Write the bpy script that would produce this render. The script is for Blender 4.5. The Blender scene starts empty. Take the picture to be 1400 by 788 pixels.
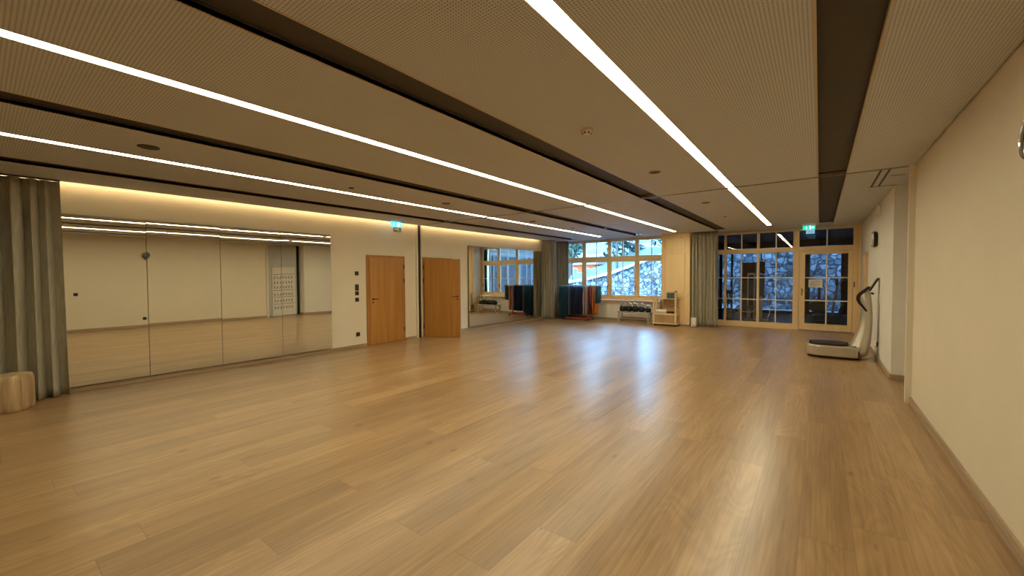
import bpy, bmesh, math, random
from mathutils import Vector, Matrix, noise
random.seed(7)
sc = bpy.context.scene
C = sc.collection
PI = math.pi
H = 2.819          # ceiling height
XL, XR = -8.06, 0.8825
YG, YW, YC = 13.79, 13.55, 12.98   # glazed gym wall, window wall, panelled pier front
YT = 6.72          # partition track
Y0 = -2.6          # wall behind the camera

# ------------------------------------------------------------------ materials
def new_mat(name):
    m = bpy.data.materials.new(name); m.use_nodes = True
    nt = m.node_tree
    return m, nt, nt.nodes.get('Principled BSDF')

def N(nt, typ, **kw):
    n = nt.nodes.new(typ)
    for k, v in kw.items(): setattr(n, k, v)
    return n

def mat(name, col, rough=.5, metal=0., spec=.5, var=0., vscale=8., bump=0., bscale=60., stretch=(1,1,1), emit=None, estr=0., coat=0.):
    m, nt, b = new_mat(name)
    b.inputs['Roughness'].default_value = rough
    b.inputs['Metallic'].default_value = metal
    b.inputs['Specular IOR Level'].default_value = spec
    b.inputs['Coat Weight'].default_value = coat
    tc = N(nt, 'ShaderNodeTexCoord'); mp = N(nt, 'ShaderNodeMapping')
    mp.inputs['Scale'].default_value = stretch
    nt.links.new(tc.outputs['Object'], mp.inputs['Vector'])
    ns = N(nt, 'ShaderNodeTexNoise'); ns.inputs['Scale'].default_value = vscale; ns.inputs['Detail'].default_value = 4
    nt.links.new(mp.outputs[0], ns.inputs['Vector'])
    rp = N(nt, 'ShaderNodeValToRGB')
    a = [max(0, c*(1-var)) for c in col]; z = [min(1, c*(1+var)) for c in col]
    rp.color_ramp.elements[0].color = (*a, 1); rp.color_ramp.elements[1].color = (*z, 1)
    rp.color_ramp.elements[0].position = .3; rp.color_ramp.elements[1].position = .7
    nt.links.new(ns.outputs['Fac'], rp.inputs['Fac']); nt.links.new(rp.outputs['Color'], b.inputs['Base Color'])
    if bump:
        n2 = N(nt, 'ShaderNodeTexNoise'); n2.inputs['Scale'].default_value = bscale; n2.inputs['Detail'].default_value = 3
        nt.links.new(mp.outputs[0], n2.inputs['Vector'])
        bp = N(nt, 'ShaderNodeBump'); bp.inputs['Strength'].default_value = bump; bp.inputs['Distance'].default_value = .01
        nt.links.new(n2.outputs['Fac'], bp.inputs['Height']); nt.links.new(bp.outputs['Normal'], b.inputs['Normal'])
    if emit:
        b.inputs['Emission Color'].default_value = (*emit, 1); b.inputs['Emission Strength'].default_value = estr
    return m

def mat_glow(name, col, s):
    m, nt, b = new_mat(name); nt.nodes.remove(b)
    e = N(nt, 'ShaderNodeEmission'); e.inputs['Color'].default_value = (*col, 1); e.inputs['Strength'].default_value = s
    nt.links.new(e.outputs[0], nt.nodes['Material Output'].inputs[0])
    return m

def mat_glass(name, tint=(1, 1, 1), ior=1.5):
    m, nt, b = new_mat(name); nt.nodes.remove(b)
    t = N(nt, 'ShaderNodeBsdfTransparent'); t.inputs[0].default_value = (*tint, 1)
    g = N(nt, 'ShaderNodeBsdfGlossy'); g.inputs['Roughness'].default_value = .01
    f = N(nt, 'ShaderNodeFresnel'); f.inputs[0].default_value = ior
    x = N(nt, 'ShaderNodeMixShader')
    nt.links.new(f.outputs[0], x.inputs[0]); nt.links.new(t.outputs[0], x.inputs[1]); nt.links.new(g.outputs[0], x.inputs[2])
    nt.links.new(x.outputs[0], nt.nodes['Material Output'].inputs[0])
    return m

def math_n(nt, op, a, b=None, c=None):
    n = N(nt, 'ShaderNodeMath', operation=op)
    for i, v in enumerate((a, b, c)):
        if v is None: continue
        if isinstance(v, (int, float)): n.inputs[i].default_value = v
        else: nt.links.new(v, n.inputs[i])
    return n.outputs[0]

def mat_floor():
    m, nt, b = new_mat('oak_plank_floor')
    L = nt.links.new
    tc = N(nt, 'ShaderNodeTexCoord'); sp = N(nt, 'ShaderNodeSeparateXYZ'); L(tc.outputs['Object'], sp.inputs[0])
    W, LEN = .255, 2.35
    u = math_n(nt, 'DIVIDE', math_n(nt, 'ADD', sp.outputs[0], .591 + 60*W), W)
    row = math_n(nt, 'FLOOR', u); fu = math_n(nt, 'FRACT', u)
    wn = N(nt, 'ShaderNodeTexWhiteNoise', noise_dimensions='1D'); L(row, wn.inputs['W'])
    v = math_n(nt, 'ADD', math_n(nt, 'DIVIDE', math_n(nt, 'SUBTRACT', sp.outputs[1], 2.60), LEN), math_n(nt, 'MULTIPLY', wn.outputs['Value'], 7.31))
    col = math_n(nt, 'FLOOR', v); fv = math_n(nt, 'FRACT', v)
    cid = N(nt, 'ShaderNodeCombineXYZ'); L(row, cid.inputs[0]); L(col, cid.inputs[1])
    w2 = N(nt, 'ShaderNodeTexWhiteNoise', noise_dimensions='3D'); L(cid.outputs[0], w2.inputs['Vector'])
    r = w2.outputs['Value']
    # per plank shifted coordinates
    off = N(nt, 'ShaderNodeVectorMath', operation='MULTIPLY_ADD')
    L(w2.outputs['Color'], off.inputs[0]); off.inputs[1].default_value = (37, 53, 11); L(tc.outputs['Object'], off.inputs[2])
    def nz(scale, st, detail=5, rough=.55, dist=0.):
        mp = N(nt, 'ShaderNodeMapping'); mp.inputs['Scale'].default_value = st; L(off.outputs[0], mp.inputs['Vector'])
        n = N(nt, 'ShaderNodeTexNoise'); n.inputs['Scale'].default_value = scale; n.inputs['Detail'].default_value = detail
        n.inputs['Roughness'].default_value = rough; n.inputs['Distortion'].default_value = dist
        L(mp.outputs[0], n.inputs['Vector']); return n.outputs['Fac']
    fine = nz(60, (1, .03, 1)); broad = nz(5, (1, .12, 1), 3, .5, .2)
    # cathedral grain: bands of a stretched noise
    cat = nz(2.6, (1, .22, 1), 2, .45, .6)
    band = math_n(nt, 'SINE', math_n(nt, 'MULTIPLY', cat, 95.))
    catm = math_n(nt, 'MULTIPLY', math_n(nt, 'GREATER_THAN', r, .55), .04)
    val = math_n(nt, 'ADD', math_n(nt, 'MULTIPLY', r, .17), math_n(nt, 'MULTIPLY_ADD', broad, .50, .18))
    val = math_n(nt, 'ADD', val, math_n(nt, 'MULTIPLY', math_n(nt, 'SUBTRACT', fine, .5), .60))
    val = math_n(nt, 'ADD', val, math_n(nt, 'MULTIPLY', band, catm))
    rp = N(nt, 'ShaderNodeValToRGB'); L(val, rp.inputs['Fac'])
    e = rp.color_ramp.elements
    e[0].position = .22; e[0].color = (.21, .128, .060, 1)
    e[1].position = .88; e[1].color = (.60, .405, .21, 1)
    k = e.new(.54); k.color = (.40, .252, .120, 1)
    # knots
    mp = N(nt, 'ShaderNodeMapping'); mp.inputs['Scale'].default_value = (1, .45, 1); L(off.outputs[0], mp.inputs['Vector'])
    vo = N(nt, 'ShaderNodeTexVoronoi'); vo.inputs['Scale'].default_value = 3.2; L(mp.outputs[0], vo.inputs['Vector'])
    kn = N(nt, 'ShaderNodeMapRange'); L(vo.outputs['Distance'], kn.inputs[0]); kn.inputs[1].default_value = .012; kn.inputs[2].default_value = .09
    kn.inputs[3].default_value = 1; kn.inputs[4].default_value = 0
    sel = N(nt, 'ShaderNodeSeparateColor'); L(vo.outputs['Color'], sel.inputs[0])
    knf = math_n(nt, 'MULTIPLY', kn.outputs[0], math_n(nt, 'MULTIPLY', math_n(nt, 'GREATER_THAN', sel.outputs[0], .55), .7))
    mx = N(nt, 'ShaderNodeMix', data_type='RGBA'); L(knf, mx.inputs[0]); L(rp.outputs[0], mx.inputs[6]); mx.inputs[7].default_value = (.08, .045, .02, 1)
    # short dark cracks
    m3 = N(nt, 'ShaderNodeMapping'); m3.inputs['Scale'].default_value = (4.5, 1, 1); L(off.outputs[0], m3.inputs['Vector'])
    v3 = N(nt, 'ShaderNodeTexVoronoi'); v3.inputs['Scale'].default_value = 1.7; L(m3.outputs[0], v3.inputs['Vector'])
    ck = N(nt, 'ShaderNodeMapRange'); L(v3.outputs['Distance'], ck.inputs[0]); ck.inputs[1].default_value = .015; ck.inputs[2].default_value = .11; ck.inputs[3].default_value = 1; ck.inputs[4].default_value = 0
    s3 = N(nt, 'ShaderNodeSeparateColor'); L(v3.outputs['Color'], s3.inputs[0])
    ckf = math_n(nt, 'MULTIPLY', ck.outputs[0], math_n(nt, 'MULTIPLY', math_n(nt, 'GREATER_THAN', s3.outputs[0], .6), .65))
    mc = N(nt, 'ShaderNodeMix', data_type='RGBA'); L(ckf, mc.inputs[0]); L(mx.outputs[2], mc.inputs[6]); mc.inputs[7].default_value = (.09, .05, .022, 1)
    mx = mc
    # seams
    su = math_n(nt, 'LESS_THAN', math_n(nt, 'MINIMUM', fu, math_n(nt, 'SUBTRACT', 1, fu)), .0045)
    sv = math_n(nt, 'LESS_THAN', math_n(nt, 'MINIMUM', fv, math_n(nt, 'SUBTRACT', 1, fv)), .0007)
    seam = math_n(nt, 'MULTIPLY', math_n(nt, 'MAXIMUM', su, sv), .55)
    m2 = N(nt, 'ShaderNodeMix', data_type='RGBA'); L(seam, m2.inputs[0]); L(mx.outputs[2], m2.inputs[6]); m2.inputs[7].default_value = (.09, .055, .028, 1)
    L(m2.outputs[2], b.inputs['Base Color'])
    rr = N(nt, 'ShaderNodeMapRange'); L(broad, rr.inputs[0]); rr.inputs[3].default_value = .278; rr.inputs[4].default_value = .305
    L(rr.outputs[0], b.inputs['Roughness'])
    bp = N(nt, 'ShaderNodeBump'); bp.inputs['Strength'].default_value = .12; bp.inputs['Distance'].default_value = .004
    L(fine, bp.inputs['Height']); L(bp.outputs[0], b.inputs['Normal'])
    b.inputs['Specular IOR Level'].default_value = .95
    return m

def mat_perf():
    m, nt, b = new_mat('perforated_ceiling_board')
    L = nt.links.new
    tc = N(nt, 'ShaderNodeTexCoord'); sp = N(nt, 'ShaderNodeSeparateXYZ'); L(tc.outputs['Object'], sp.inputs[0])
    P = .0185
    def cell(o):
        f = math_n(nt, 'FRACT', math_n(nt, 'DIVIDE', math_n(nt, 'ADD', o, 20*P), P))
        d = math_n(nt, 'SUBTRACT', f, .5); return math_n(nt, 'MULTIPLY', d, d)
    d2 = math_n(nt, 'ADD', cell(sp.outputs[0]), cell(sp.outputs[1]))
    hole = math_n(nt, 'LESS_THAN', d2, .068)
    mx = N(nt, 'ShaderNodeMix', data_type='RGBA'); L(hole, mx.inputs[0])
    mx.inputs[6].default_value = (.66, .70, .76, 1); mx.inputs[7].default_value = (.30, .31, .32, 1)
    L(mx.outputs[2], b.inputs['Base Color']); b.inputs['Roughness'].default_value = .8
    return m

def mat_wood(name, dark, light, scale=1., rough=.4, axis='z', streak=22.):
    m, nt, b = new_mat(name); L = nt.links.new
    tc = N(nt, 'ShaderNodeTexCoord'); mp = N(nt, 'ShaderNodeMapping')
    st = {'z': (1, 1, .06), 'x': (.06, 1, 1), 'y': (1, .06, 1)}[axis]
    mp.inputs['Scale'].default_value = [s*scale for s in st]; L(tc.outputs['Object'], mp.inputs['Vector'])
    n = N(nt, 'ShaderNodeTexNoise'); n.inputs['Scale'].default_value = streak; n.inputs['Detail'].default_value = 5; n.inputs['Distortion'].default_value = .3
    L(mp.outputs[0], n.inputs['Vector'])
    rp = N(nt, 'ShaderNodeValToRGB'); rp.color_ramp.elements[0].position = .3; rp.color_ramp.elements[1].position = .72
    rp.color_ramp.elements[0].color = (*dark, 1); rp.color_ramp.elements[1].color = (*light, 1)
    L(n.outputs['Fac'], rp.inputs['Fac']); L(rp.outputs[0], b.inputs['Base Color']); b.inputs['Roughness'].default_value = rough
    return m

def mat_rock(name):
    m, nt, b = new_mat(name); L = nt.links.new
    tc = N(nt, 'ShaderNodeTexCoord')
    ns = N(nt, 'ShaderNodeTexNoise'); ns.inputs['Scale'].default_value = 1.6; ns.inputs['Detail'].default_value = 3
    L(tc.outputs['Object'], ns.inputs['Vector'])
    ad = N(nt, 'ShaderNodeVectorMath', operation='MULTIPLY_ADD'); L(ns.outputs['Color'], ad.inputs[0]); ad.inputs[1].default_value = (.35,)*3; L(tc.outputs['Object'], ad.inputs[2])
    v = N(nt, 'ShaderNodeTexVoronoi', feature='DISTANCE_TO_EDGE'); v.inputs['Scale'].default_value = 4.4; L(ad.outputs[0], v.inputs['Vector'])
    v2 = N(nt, 'ShaderNodeTexVoronoi'); v2.inputs['Scale'].default_value = 4.4; L(ad.outputs[0], v2.inputs['Vector'])
    mr = N(nt, 'ShaderNodeMapRange'); L(v.outputs['Distance'], mr.inputs[0]); mr.inputs[2].default_value = .09
    sc_ = N(nt, 'ShaderNodeSeparateColor'); L(v2.outputs['Color'], sc_.inputs[0])
    rp = N(nt, 'ShaderNodeValToRGB'); L(sc_.outputs[0], rp.inputs[0])
    rp.color_ramp.elements[0].color = (.06, .062, .07, 1); rp.color_ramp.elements[1].color = (.33, .33, .34, 1)
    n3 = N(nt, 'ShaderNodeTexNoise'); n3.inputs['Scale'].default_value = 9; n3.inputs['Detail'].default_value = 6; L(tc.outputs['Object'], n3.inputs['Vector'])
    mm = N(nt, 'ShaderNodeMix', data_type='RGBA', blend_type='MULTIPLY'); mm.inputs[0].default_value = .8; L(rp.outputs[0], mm.inputs[6])
    r3 = N(nt, 'ShaderNodeValToRGB'); L(n3.outputs['Fac'], r3.inputs[0]); r3.color_ramp.elements[0].position = .35; r3.color_ramp.elements[0].color = (.45,)*3+(1,); r3.color_ramp.elements[1].position = .65
    L(r3.outputs[0], mm.inputs[7])
    mx = N(nt, 'ShaderNodeMix', data_type='RGBA'); L(mr.outputs[0], mx.inputs[0]); mx.inputs[6].default_value = (.03, .03, .035, 1); L(mm.outputs[2], mx.inputs[7])
    L(mx.outputs[2], b.inputs['Base Color']); b.inputs['Roughness'].default_value = .9
    bp = N(nt, 'ShaderNodeBump'); bp.inputs['Distance'].default_value = .12; L(mr.outputs[0], bp.inputs['Height']); L(bp.outputs[0], b.inputs['Normal'])
    return m

M = {}
M['floor'] = mat_floor()
M['perf'] = mat_perf()
M['wall'] = mat('cream_plaster', (.80, .735, .60), .85, var=.015, vscale=3, bump=.05, bscale=140)
M['wall_far'] = mat('white_plaster', (.85, .84, .79), .85, var=.015, vscale=3, bump=.05, bscale=140)
M['slab'] = mat('ceiling_void_board', (.60, .62, .66), .9)
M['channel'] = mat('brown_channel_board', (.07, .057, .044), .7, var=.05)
M['trim'] = mat('ceiling_edge_metal', (.62, .50, .36), .45)
M['track'] = mat('brushed_track_metal', (.42, .36, .30), .35, metal=.7)
M['base'] = mat_wood('oak_skirting', (.34, .25, .16), (.50, .38, .26), axis='y', rough=.5)
M['base_x'] = mat_wood('oak_skirting_back', (.34, .25, .16), (.50, .38, .26), axis='x', rough=.5)
M['led'] = mat_glow('lamp_diffuser', (1.0, .88, .58), 27.)
M['cove'] = mat_glow('cove_lamp_strip', (1.0, .74, .38), 12.)
M['mirror'] = mat('mirror_silver', (.80, .80, .74), .012, metal=1.)
M['mirror_edge'] = mat('mirror_edge_green', (.16, .17, .12), .3)
M['oak_door'] = mat_wood('oak_door_veneer', (.37, .165, .034), (.52, .255, .062), axis='z', rough=.38, streak=9)
M['oak_frame'] = mat_wood('oak_frame_veneer', (.34, .15, .032), (.46, .22, .055), axis='z', rough=.4)
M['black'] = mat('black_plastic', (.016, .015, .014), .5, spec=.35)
M['dark_metal'] = mat('dark_bronze_metal', (.06, .05, .04), .35, metal=.6)
M['white_metal'] = mat('off_white_painted_metal', (.80, .74, .64), .45)
M['brass'] = mat('aged_brass', (.45, .30, .12), .3, metal=.9)
M['chrome'] = mat('polished_chrome', (.75, .73, .70), .12, metal=1.)
M['curtain'] = mat('sage_grey_linen', (.42, .395, .31), .9, var=.12, vscale=30, bump=.25, bscale=300, stretch=(1, 1, .2))
M['pine'] = mat_wood('honey_painted_pine', (.84, .62, .33), (.95, .74, .42), axis='z', rough=.45, streak=6)
M['pine_x'] = mat_wood('honey_painted_pine_rail', (.84, .62, .33), (.95, .74, .42), axis='x', rough=.45, streak=6)
M['muntin'] = mat('pale_muntin_paint', (.88, .86, .78), .5)
M['glass'] = mat_glass('clear_glass')
M['silver_plastic'] = mat('champagne_silver_paint', (.58, .53, .44), .28, metal=.55, var=.03)
M['rubber'] = mat('dark_brown_rubber', (.035, .020, .015), .75, spec=.25, bump=.3, bscale=200)
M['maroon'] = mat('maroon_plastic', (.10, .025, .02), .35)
M['steel'] = mat('grey_painted_steel', (.50, .48, .46), .4, metal=.4)
M['red_metal'] = mat('red_painted_steel', (.40, .075, .06), .45)
M['cart'] = mat_wood('pale_birch', (.72, .55, .32), (.84, .68, .44), axis='z', rough=.5, streak=8)
M['cart_dark'] = mat_wood('tan_slats', (.42, .28, .13), (.60, .42, .22), axis='z', rough=.6, streak=14)
M['wicker'] = mat('brown_wicker', (.34, .20, .10), .8, var=.4, vscale=50, bump=.6, bscale=90, stretch=(1, 1, 4))
M['white'] = mat('white_paper', (.85, .83, .78), .7)
M['plaster_white'] = mat('white_plastic', (.78, .76, .70), .4)
M['sign_green'] = mat_glow('exit_sign_green', (.02, .62, .40), 1.3)
M['sign_cyan'] = mat_glow('exit_sign_cyan', (.10, .62, .75), 1.6)
M['sign_white'] = mat_glow('exit_sign_white', (.75, 1.0, .92), 2.0)
M['placard'] = mat_glow('placard_blue_glow', (.42, .66, .95), .75)  # plate given its own glow though it is no lamp
M['placard_line'] = mat('placard_line_blue', (.15, .25, .5), .6)
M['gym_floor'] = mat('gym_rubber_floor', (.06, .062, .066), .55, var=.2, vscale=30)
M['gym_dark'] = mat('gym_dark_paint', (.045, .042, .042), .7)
M['gym_cab'] = mat_wood('gym_cabinet_wood', (.16, .09, .04), (.28, .17, .08), axis='x', rough=.5)
M['blue_pad'] = mat('slate_blue_vinyl', (.07, .10, .14), .45)
M['rock'] = mat_rock('rubble_stone')
M['tint'] = mat_glass('dimming_rear_glass', (.50, .53, .55))  # tint added to dim the stone wall seen through the gym
M['slope'] = mat('dark_green_slope', (.075, .105, .075), .9, var=.35, vscale=1.5, bump=.4, bscale=6)  # even tone kept dark to balance the strong sky
M['snow'] = mat('gravel_ground', (.24, .24, .23), .9, var=.1, vscale=2, bump=.4, bscale=6)
M['coping'] = mat('pale_coping_stone', (.34, .34, .33), .8, var=.08)
M['leaf'] = mat('leaf_green', (.035, .055, .03), .7, var=.5, vscale=3)
M['leaf_dark'] = mat('conifer_green', (.018, .032, .022), .75, var=.4, vscale=3)
M['bark'] = mat('tree_bark', (.06, .045, .035), .9, var=.3, vscale=12, bump=.5, bscale=30)
M['orange'] = mat('orange_render', (.62, .09, .02), .8, var=.06, vscale=2)
M['roof'] = mat('grey_roof_tile', (.14, .13, .13), .8, var=.15, vscale=9)
M['dial'] = mat('smoked_dial_glass', (.05, .045, .035), .06, coat=1.)
M['ink'] = mat('grey_print_ink', (.16, .15, .14), .8)
M['ink_red'] = mat('red_print_ink', (.5, .1, .07), .8)

# ------------------------------------------------------------------ mesh builder
class MB:
    def __init__(s): s.bm = bmesh.new()
    def box(s, x0, x1, y0, y1, z0, z1, rot=None, piv=None):
        r = bmesh.ops.create_cube(s.bm, size=1.)
        T = Matrix.Translation(((x0+x1)/2, (y0+y1)/2, (z0+z1)/2)) @ Matrix.Diagonal((abs(x1-x0), abs(y1-y0), abs(z1-z0), 1))
        bmesh.ops.transform(s.bm, matrix=T, verts=r['verts'])
        if rot is not None:
            c = Vector(piv or ((x0+x1)/2, (y0+y1)/2, (z0+z1)/2))
            bmesh.ops.transform(s.bm, matrix=Matrix.Translation(c) @ rot @ Matrix.Translation(-c), verts=r['verts'])
        return s
    def cyl(s, p0, p1, r, n=16, r2=None):
        p0, p1 = Vector(p0), Vector(p1); d = p1-p0
        q = bmesh.ops.create_cone(s.bm, cap_ends=True, segments=n, radius1=r, radius2=r if r2 is None else r2, depth=d.length)
        T = Matrix.Translation((p0+p1)/2) @ d.to_track_quat('Z', 'Y').to_matrix().to_4x4()
        bmesh.ops.transform(s.bm, matrix=T, verts=q['verts']); return s
    def tube(s, pts, r, n=8, closed=False, smooth=3):
        P = [Vector(p) for p in pts]
        if smooth:
            Q = []
            m = len(P)
            for i in range(m if closed else m-1):
                a = P[(i-1) % m] if (closed or i > 0) else P[i]; b = P[i]; c = P[(i+1) % m]
                d = P[(i+2) % m] if (closed or i+2 < m) else c
                for k in range(smooth+1):
                    t = k/(smooth+1)
                    Q.append(.5*((2*b)+(c-a)*t+(2*a-5*b+4*c-d)*t*t+(3*b-a-3*c+d)*t**3))
            if not closed: Q.append(P[-1])
            P = Q
        rings = []; m = len(P); up = None
        for i, p in enumerate(P):
            a = P[(i-1) % m] if (closed or i > 0) else P[i]; b = P[(i+1) % m] if (closed or i < m-1) else P[i]
            t = (b-a).normalized()
            if up is None: up = t.orthogonal().normalized()
            up = (up - t*up.dot(t)).normalized(); w = t.cross(up)
            rr = r[i*(len(r)-1)//max(1, m-1)] if isinstance(r, (list, tuple)) else r
            rings.append([s.bm.verts.new(p+(up*math.cos(2*PI*k/n)+w*math.sin(2*PI*k/n))*rr) for k in range(n)])
        for i in range(m if closed else m-1):
            A, B = rings[i], rings[(i+1) % m]
            for k in range(n): s.bm.faces.new((A[k], A[(k+1) % n], B[(k+1) % n], B[k]))
        if not closed:
            s.bm.faces.new(rings[0][::-1]); s.bm.faces.new(rings[-1])
        return s
    def lathe(s, c, prof, n=32, axis='z'):
        c = Vector(c); rings = []
        for r, z in prof:
            row = []
            for k in range(n):
                a = 2*PI*k/n; v = (r*math.cos(a), r*math.sin(a), z)
                if axis == 'x': v = (v[2], v[0], v[1])
                if axis == 'y': v = (v[0], v[2], v[1])
                row.append(s.bm.verts.new(c+Vector(v)))
            rings.append(row)
        for A, B in zip(rings, rings[1:]):
            for k in range(n): s.bm.faces.new((A[k], A[(k+1) % n], B[(k+1) % n], B[k]))
        s.bm.faces.new(rings[0][::-1]); s.bm.faces.new(rings[-1]); return s
    def prism(s, poly, a, b, plane='xz'):
        def P(u, v, w): return {'xz': (u, w, v), 'yz': (w, u, v), 'xy': (u, v, w)}[plane]
        A = [s.bm.verts.new(P(u, v, a)) for u, v in poly]; B = [s.bm.verts.new(P(u, v, b)) for u, v in poly]
        n = len(poly)
        s.bm.faces.new(A[::-1]); s.bm.faces.new(B)
        for k in range(n): s.bm.faces.new((A[k], A[(k+1) % n], B[(k+1) % n], B[k]))
        return s
    def grid(s, nu, nv, f):
        V = [[s.bm.verts.new(f(i/nu, j/nv)) for j in range(nv+1)] for i in range(nu+1)]
        for i in range(nu):
            for j in range(nv): s.bm.faces.new((V[i][j], V[i+1][j], V[i+1][j+1], V[i][j+1]))
        return s

ORG = {}
def obj(name, mb, m, parent=None, bevel=0., smooth=False, solid=0., sub=0, org=None):
    o_ = Vector((0, 0, 0))
    if parent is not None: o_ = ORG[parent.name]
    elif org is not None: o_ = Vector(org)
    bmesh.ops.translate(mb.bm, verts=mb.bm.verts, vec=-o_)
    bmesh.ops.recalc_face_normals(mb.bm, faces=mb.bm.faces)
    me = bpy.data.meshes.new(name); mb.bm.to_mesh(me); mb.bm.free()
    for q in (m if isinstance(m, (list, tuple)) else [m]): me.materials.append(M[q])
    if smooth:
        for p in me.polygons: p.use_smooth = True
    o = bpy.data.objects.new(name, me); C.objects.link(o)
    ORG[o.name] = o_
    if parent is not None: o.parent = parent
    else: o.location = o_
    if solid:
        md = o.modifiers.new('thickness', 'SOLIDIFY'); md.thickness = solid; md.offset = 0
    if sub:
        md = o.modifiers.new('subdivision', 'SUBSURF'); md.levels = sub; md.render_levels = sub
    if bevel:
        md = o.modifiers.new('bevel', 'BEVEL'); md.width = bevel; md.segments = 2; md.limit_method = 'ANGLE'
    return o

def thing(name, label, cat, loc, group=None, rotz=0.):
    o = bpy.data.objects.new(name, None); C.objects.link(o); o.empty_display_size = .1
    o.location = loc; o.rotation_euler = (0, 0, rotz); ORG[o.name] = Vector(loc)
    if label: o['label'] = label
    if cat: o['category'] = cat
    if group: o['group'] = group
    return o
def tag(o, label, cat, group=None):
    o['label'] = label; o['category'] = cat
    if group: o['group'] = group
    return o
def setting(o, label=None):
    o['kind'] = 'structure'
    if label: o['label'] = label
    return o
def sempty(name, loc, label=None):
    return setting(thing(name, label, None, loc), label)
def dup(root, dx, label, group=None):
    r = root.copy(); C.objects.link(r); r.location = root.location + Vector(dx); r['label'] = label
    if group: r['group'] = group
    for ch in root.children:
        c = ch.copy(); C.objects.link(c); c.parent = r
        for g in ch.children:
            d = g.copy(); C.objects.link(d); d.parent = c
    return r

# ------------------------------------------------------------------ room shell
setting(obj('floor', MB().box(XL-.3, 1.45, Y0-.1, YG+.12, -.1, 0), 'floor'))
# left wall
setting(obj('wall_left', MB().box(XL-.2, XL, Y0, 14.2, 0, 3.2), 'wall'))
# right wall near part, niche and far part
NX = 1.30
w = MB()
w.box(XR, XR+.55, Y0, 6.70, 0, 3.2)
w.box(NX, NX+.13, 6.70, 8.06, 0, 3.2)
setting(obj('wall_right', w, 'wall'))
w = MB()
w.box(.845, 1.43, 8.06, 11.86, 0, 3.2); w.box(.845, 1.43, 12.80, 14.1, 0, 3.2); w.box(.845, 1.43, 11.86, 12.80, 2.05, 3.2)
w.box(1.10, 1.43, 11.86, 12.80, 0, 2.05)
setting(obj('wall_right_far', w, 'wall_far'))
setting(obj('wall_rear', MB().box(XL-.2, 1.45, Y0-.2, Y0, 0, 3.2), 'wall'))
# back wall: below the window, pier, behind curtain
w = MB()
w.box(XL-.2, -3.9, YW-.02, YW+.18, 0, .66)
w.box(XL-.2, -7.93, YW-.02, YW+.18, .6, H+.1)
setting(obj('wall_back', w, 'muntin'))
setting(obj('wall_back_panelling', MB().box(-3.12, -2.70, YG-.05, YG+.12, 0, 3.2), 'muntin'))
# ceiling
LED = [-1.055, -3.405, -5.755]
CH = [(-.03, .25), (-2.38, -2.10), (-4.73, -4.45), (-7.08, -6.80)]
cuts = sorted([(x-.055, x+.055) for x in LED] + CH)
CE = -7.925     # ceiling edge at the cove
ys = [(Y0, YT-.022), (YT+.022, 12.50)]
w = MB()
for ya, yb, xe in ((Y0, YT-.022, XR-.012), (YT+.022, 8.06, .56), (8.06, 12.50, .845)):
    x = CE
    for a, b_ in cuts + [(xe, None)]:
        w.box(x, a, ya, yb, H, H+.03)
        x = b_
x = CE
for a, b_ in sorted(CH) + [(.845, None)]:
    w.box(x, a, 12.50, 12.88, H, H+.03); x = b_
c1 = obj('ceiling', w, 'perf'); setting(c1, 'perforated beige ceiling boards between dark channels')
w = MB()
w.box(XL-.2, 1.45, Y0-.2, YG+.12, H+.17, H+.4)           # slab above
w.box(CE, .9, 12.88, YG+.05, H, H+.03)                    # strip over the curtains
w.box(.56, NX+.1, YT+.022, 8.06, H, H+.03)
setting(obj('ceiling_slab', w, 'slab'))
# black strip painted as the shadow gap between near ceiling and right wall
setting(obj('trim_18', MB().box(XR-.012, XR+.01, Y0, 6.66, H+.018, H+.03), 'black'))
# channels (recess tops and sides)
for i, (a, b_) in enumerate(CH):
    w = MB()
    for ya, yb in ((Y0, YT-.022), (YT+.022, 12.88)):
        w.box(a-.01, b_+.01, ya, yb, H+.045, H+.06)
        w.box(a-.008, a, ya, yb, H+.002, H+.05); w.box(b_, b_+.008, ya, yb, H+.002, H+.05)
    setting(obj('trim_%d' % (i+1), w, 'channel'), 'long dark brown recessed channel in the ceiling')
# bright edge trims along channels
for i, (a, b_) in enumerate(CH):
    w = MB()
    for ya, yb in ((Y0, YT-.022), (YT+.022, 12.88)):
        w.box(a-.012, a-.0005, ya, yb, H-.002, H+.004); w.box(b_+.0005, b_+.012, ya, yb, H-.002, H+.004)
    setting(obj('trim_%d' % (i+5), w, 'trim'), 'slim beige metal edge beside the ceiling channel')
# partition track
w = MB()
w.box(CE, .82, YT-.022, YT-.012, H-.006, H+.03); w.box(CE, .82, YT+.012, YT+.022, H-.006, H+.03); w.box(CE, .82, YT-.012, YT+.012, H+.012, H+.03)
setting(obj('trim_9', w, 'track'), 'folding partition track running across the ceiling')
# parking slots for the partition panels
w = MB()
for xx in (.585, .665): w.box(xx-.012, xx+.012, 6.75, 7.98, H-.003, H+.004)
setting(obj('trim_10', w, 'black'), 'two dark parking slots in the ceiling by the niche')
w = MB(); w.box(.56, .86, 7.975, 7.99, H-.004, H+.004); w.box(.72, .86, 7.22, 7.235, H-.004, H+.004)
setting(obj('trim_11', w, 'channel'), 'thin dark joints in the ceiling by the niche')
# cove: ceiling edge lip and lamp strip
setting(obj('trim_12', MB().box(CE-.012, CE, Y0, YG, H-.004, H+.06), 'trim'), 'cove edge beside the left wall')
cl = thing('cove_light', 'warm lamp strip hidden in the ceiling cove along the left wall', 'ceiling light', (CE-.03, 5.5, H+.10))
obj('lamp_strip', MB().box(CE+.0, CE+.02, -.2, 12.2, H+.075, H+.135), 'cove', cl)
obj('holder', MB().box(CE+.02, CE+.032, -.2, 12.2, H+.062, H+.15), 'white_metal', cl)
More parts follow.
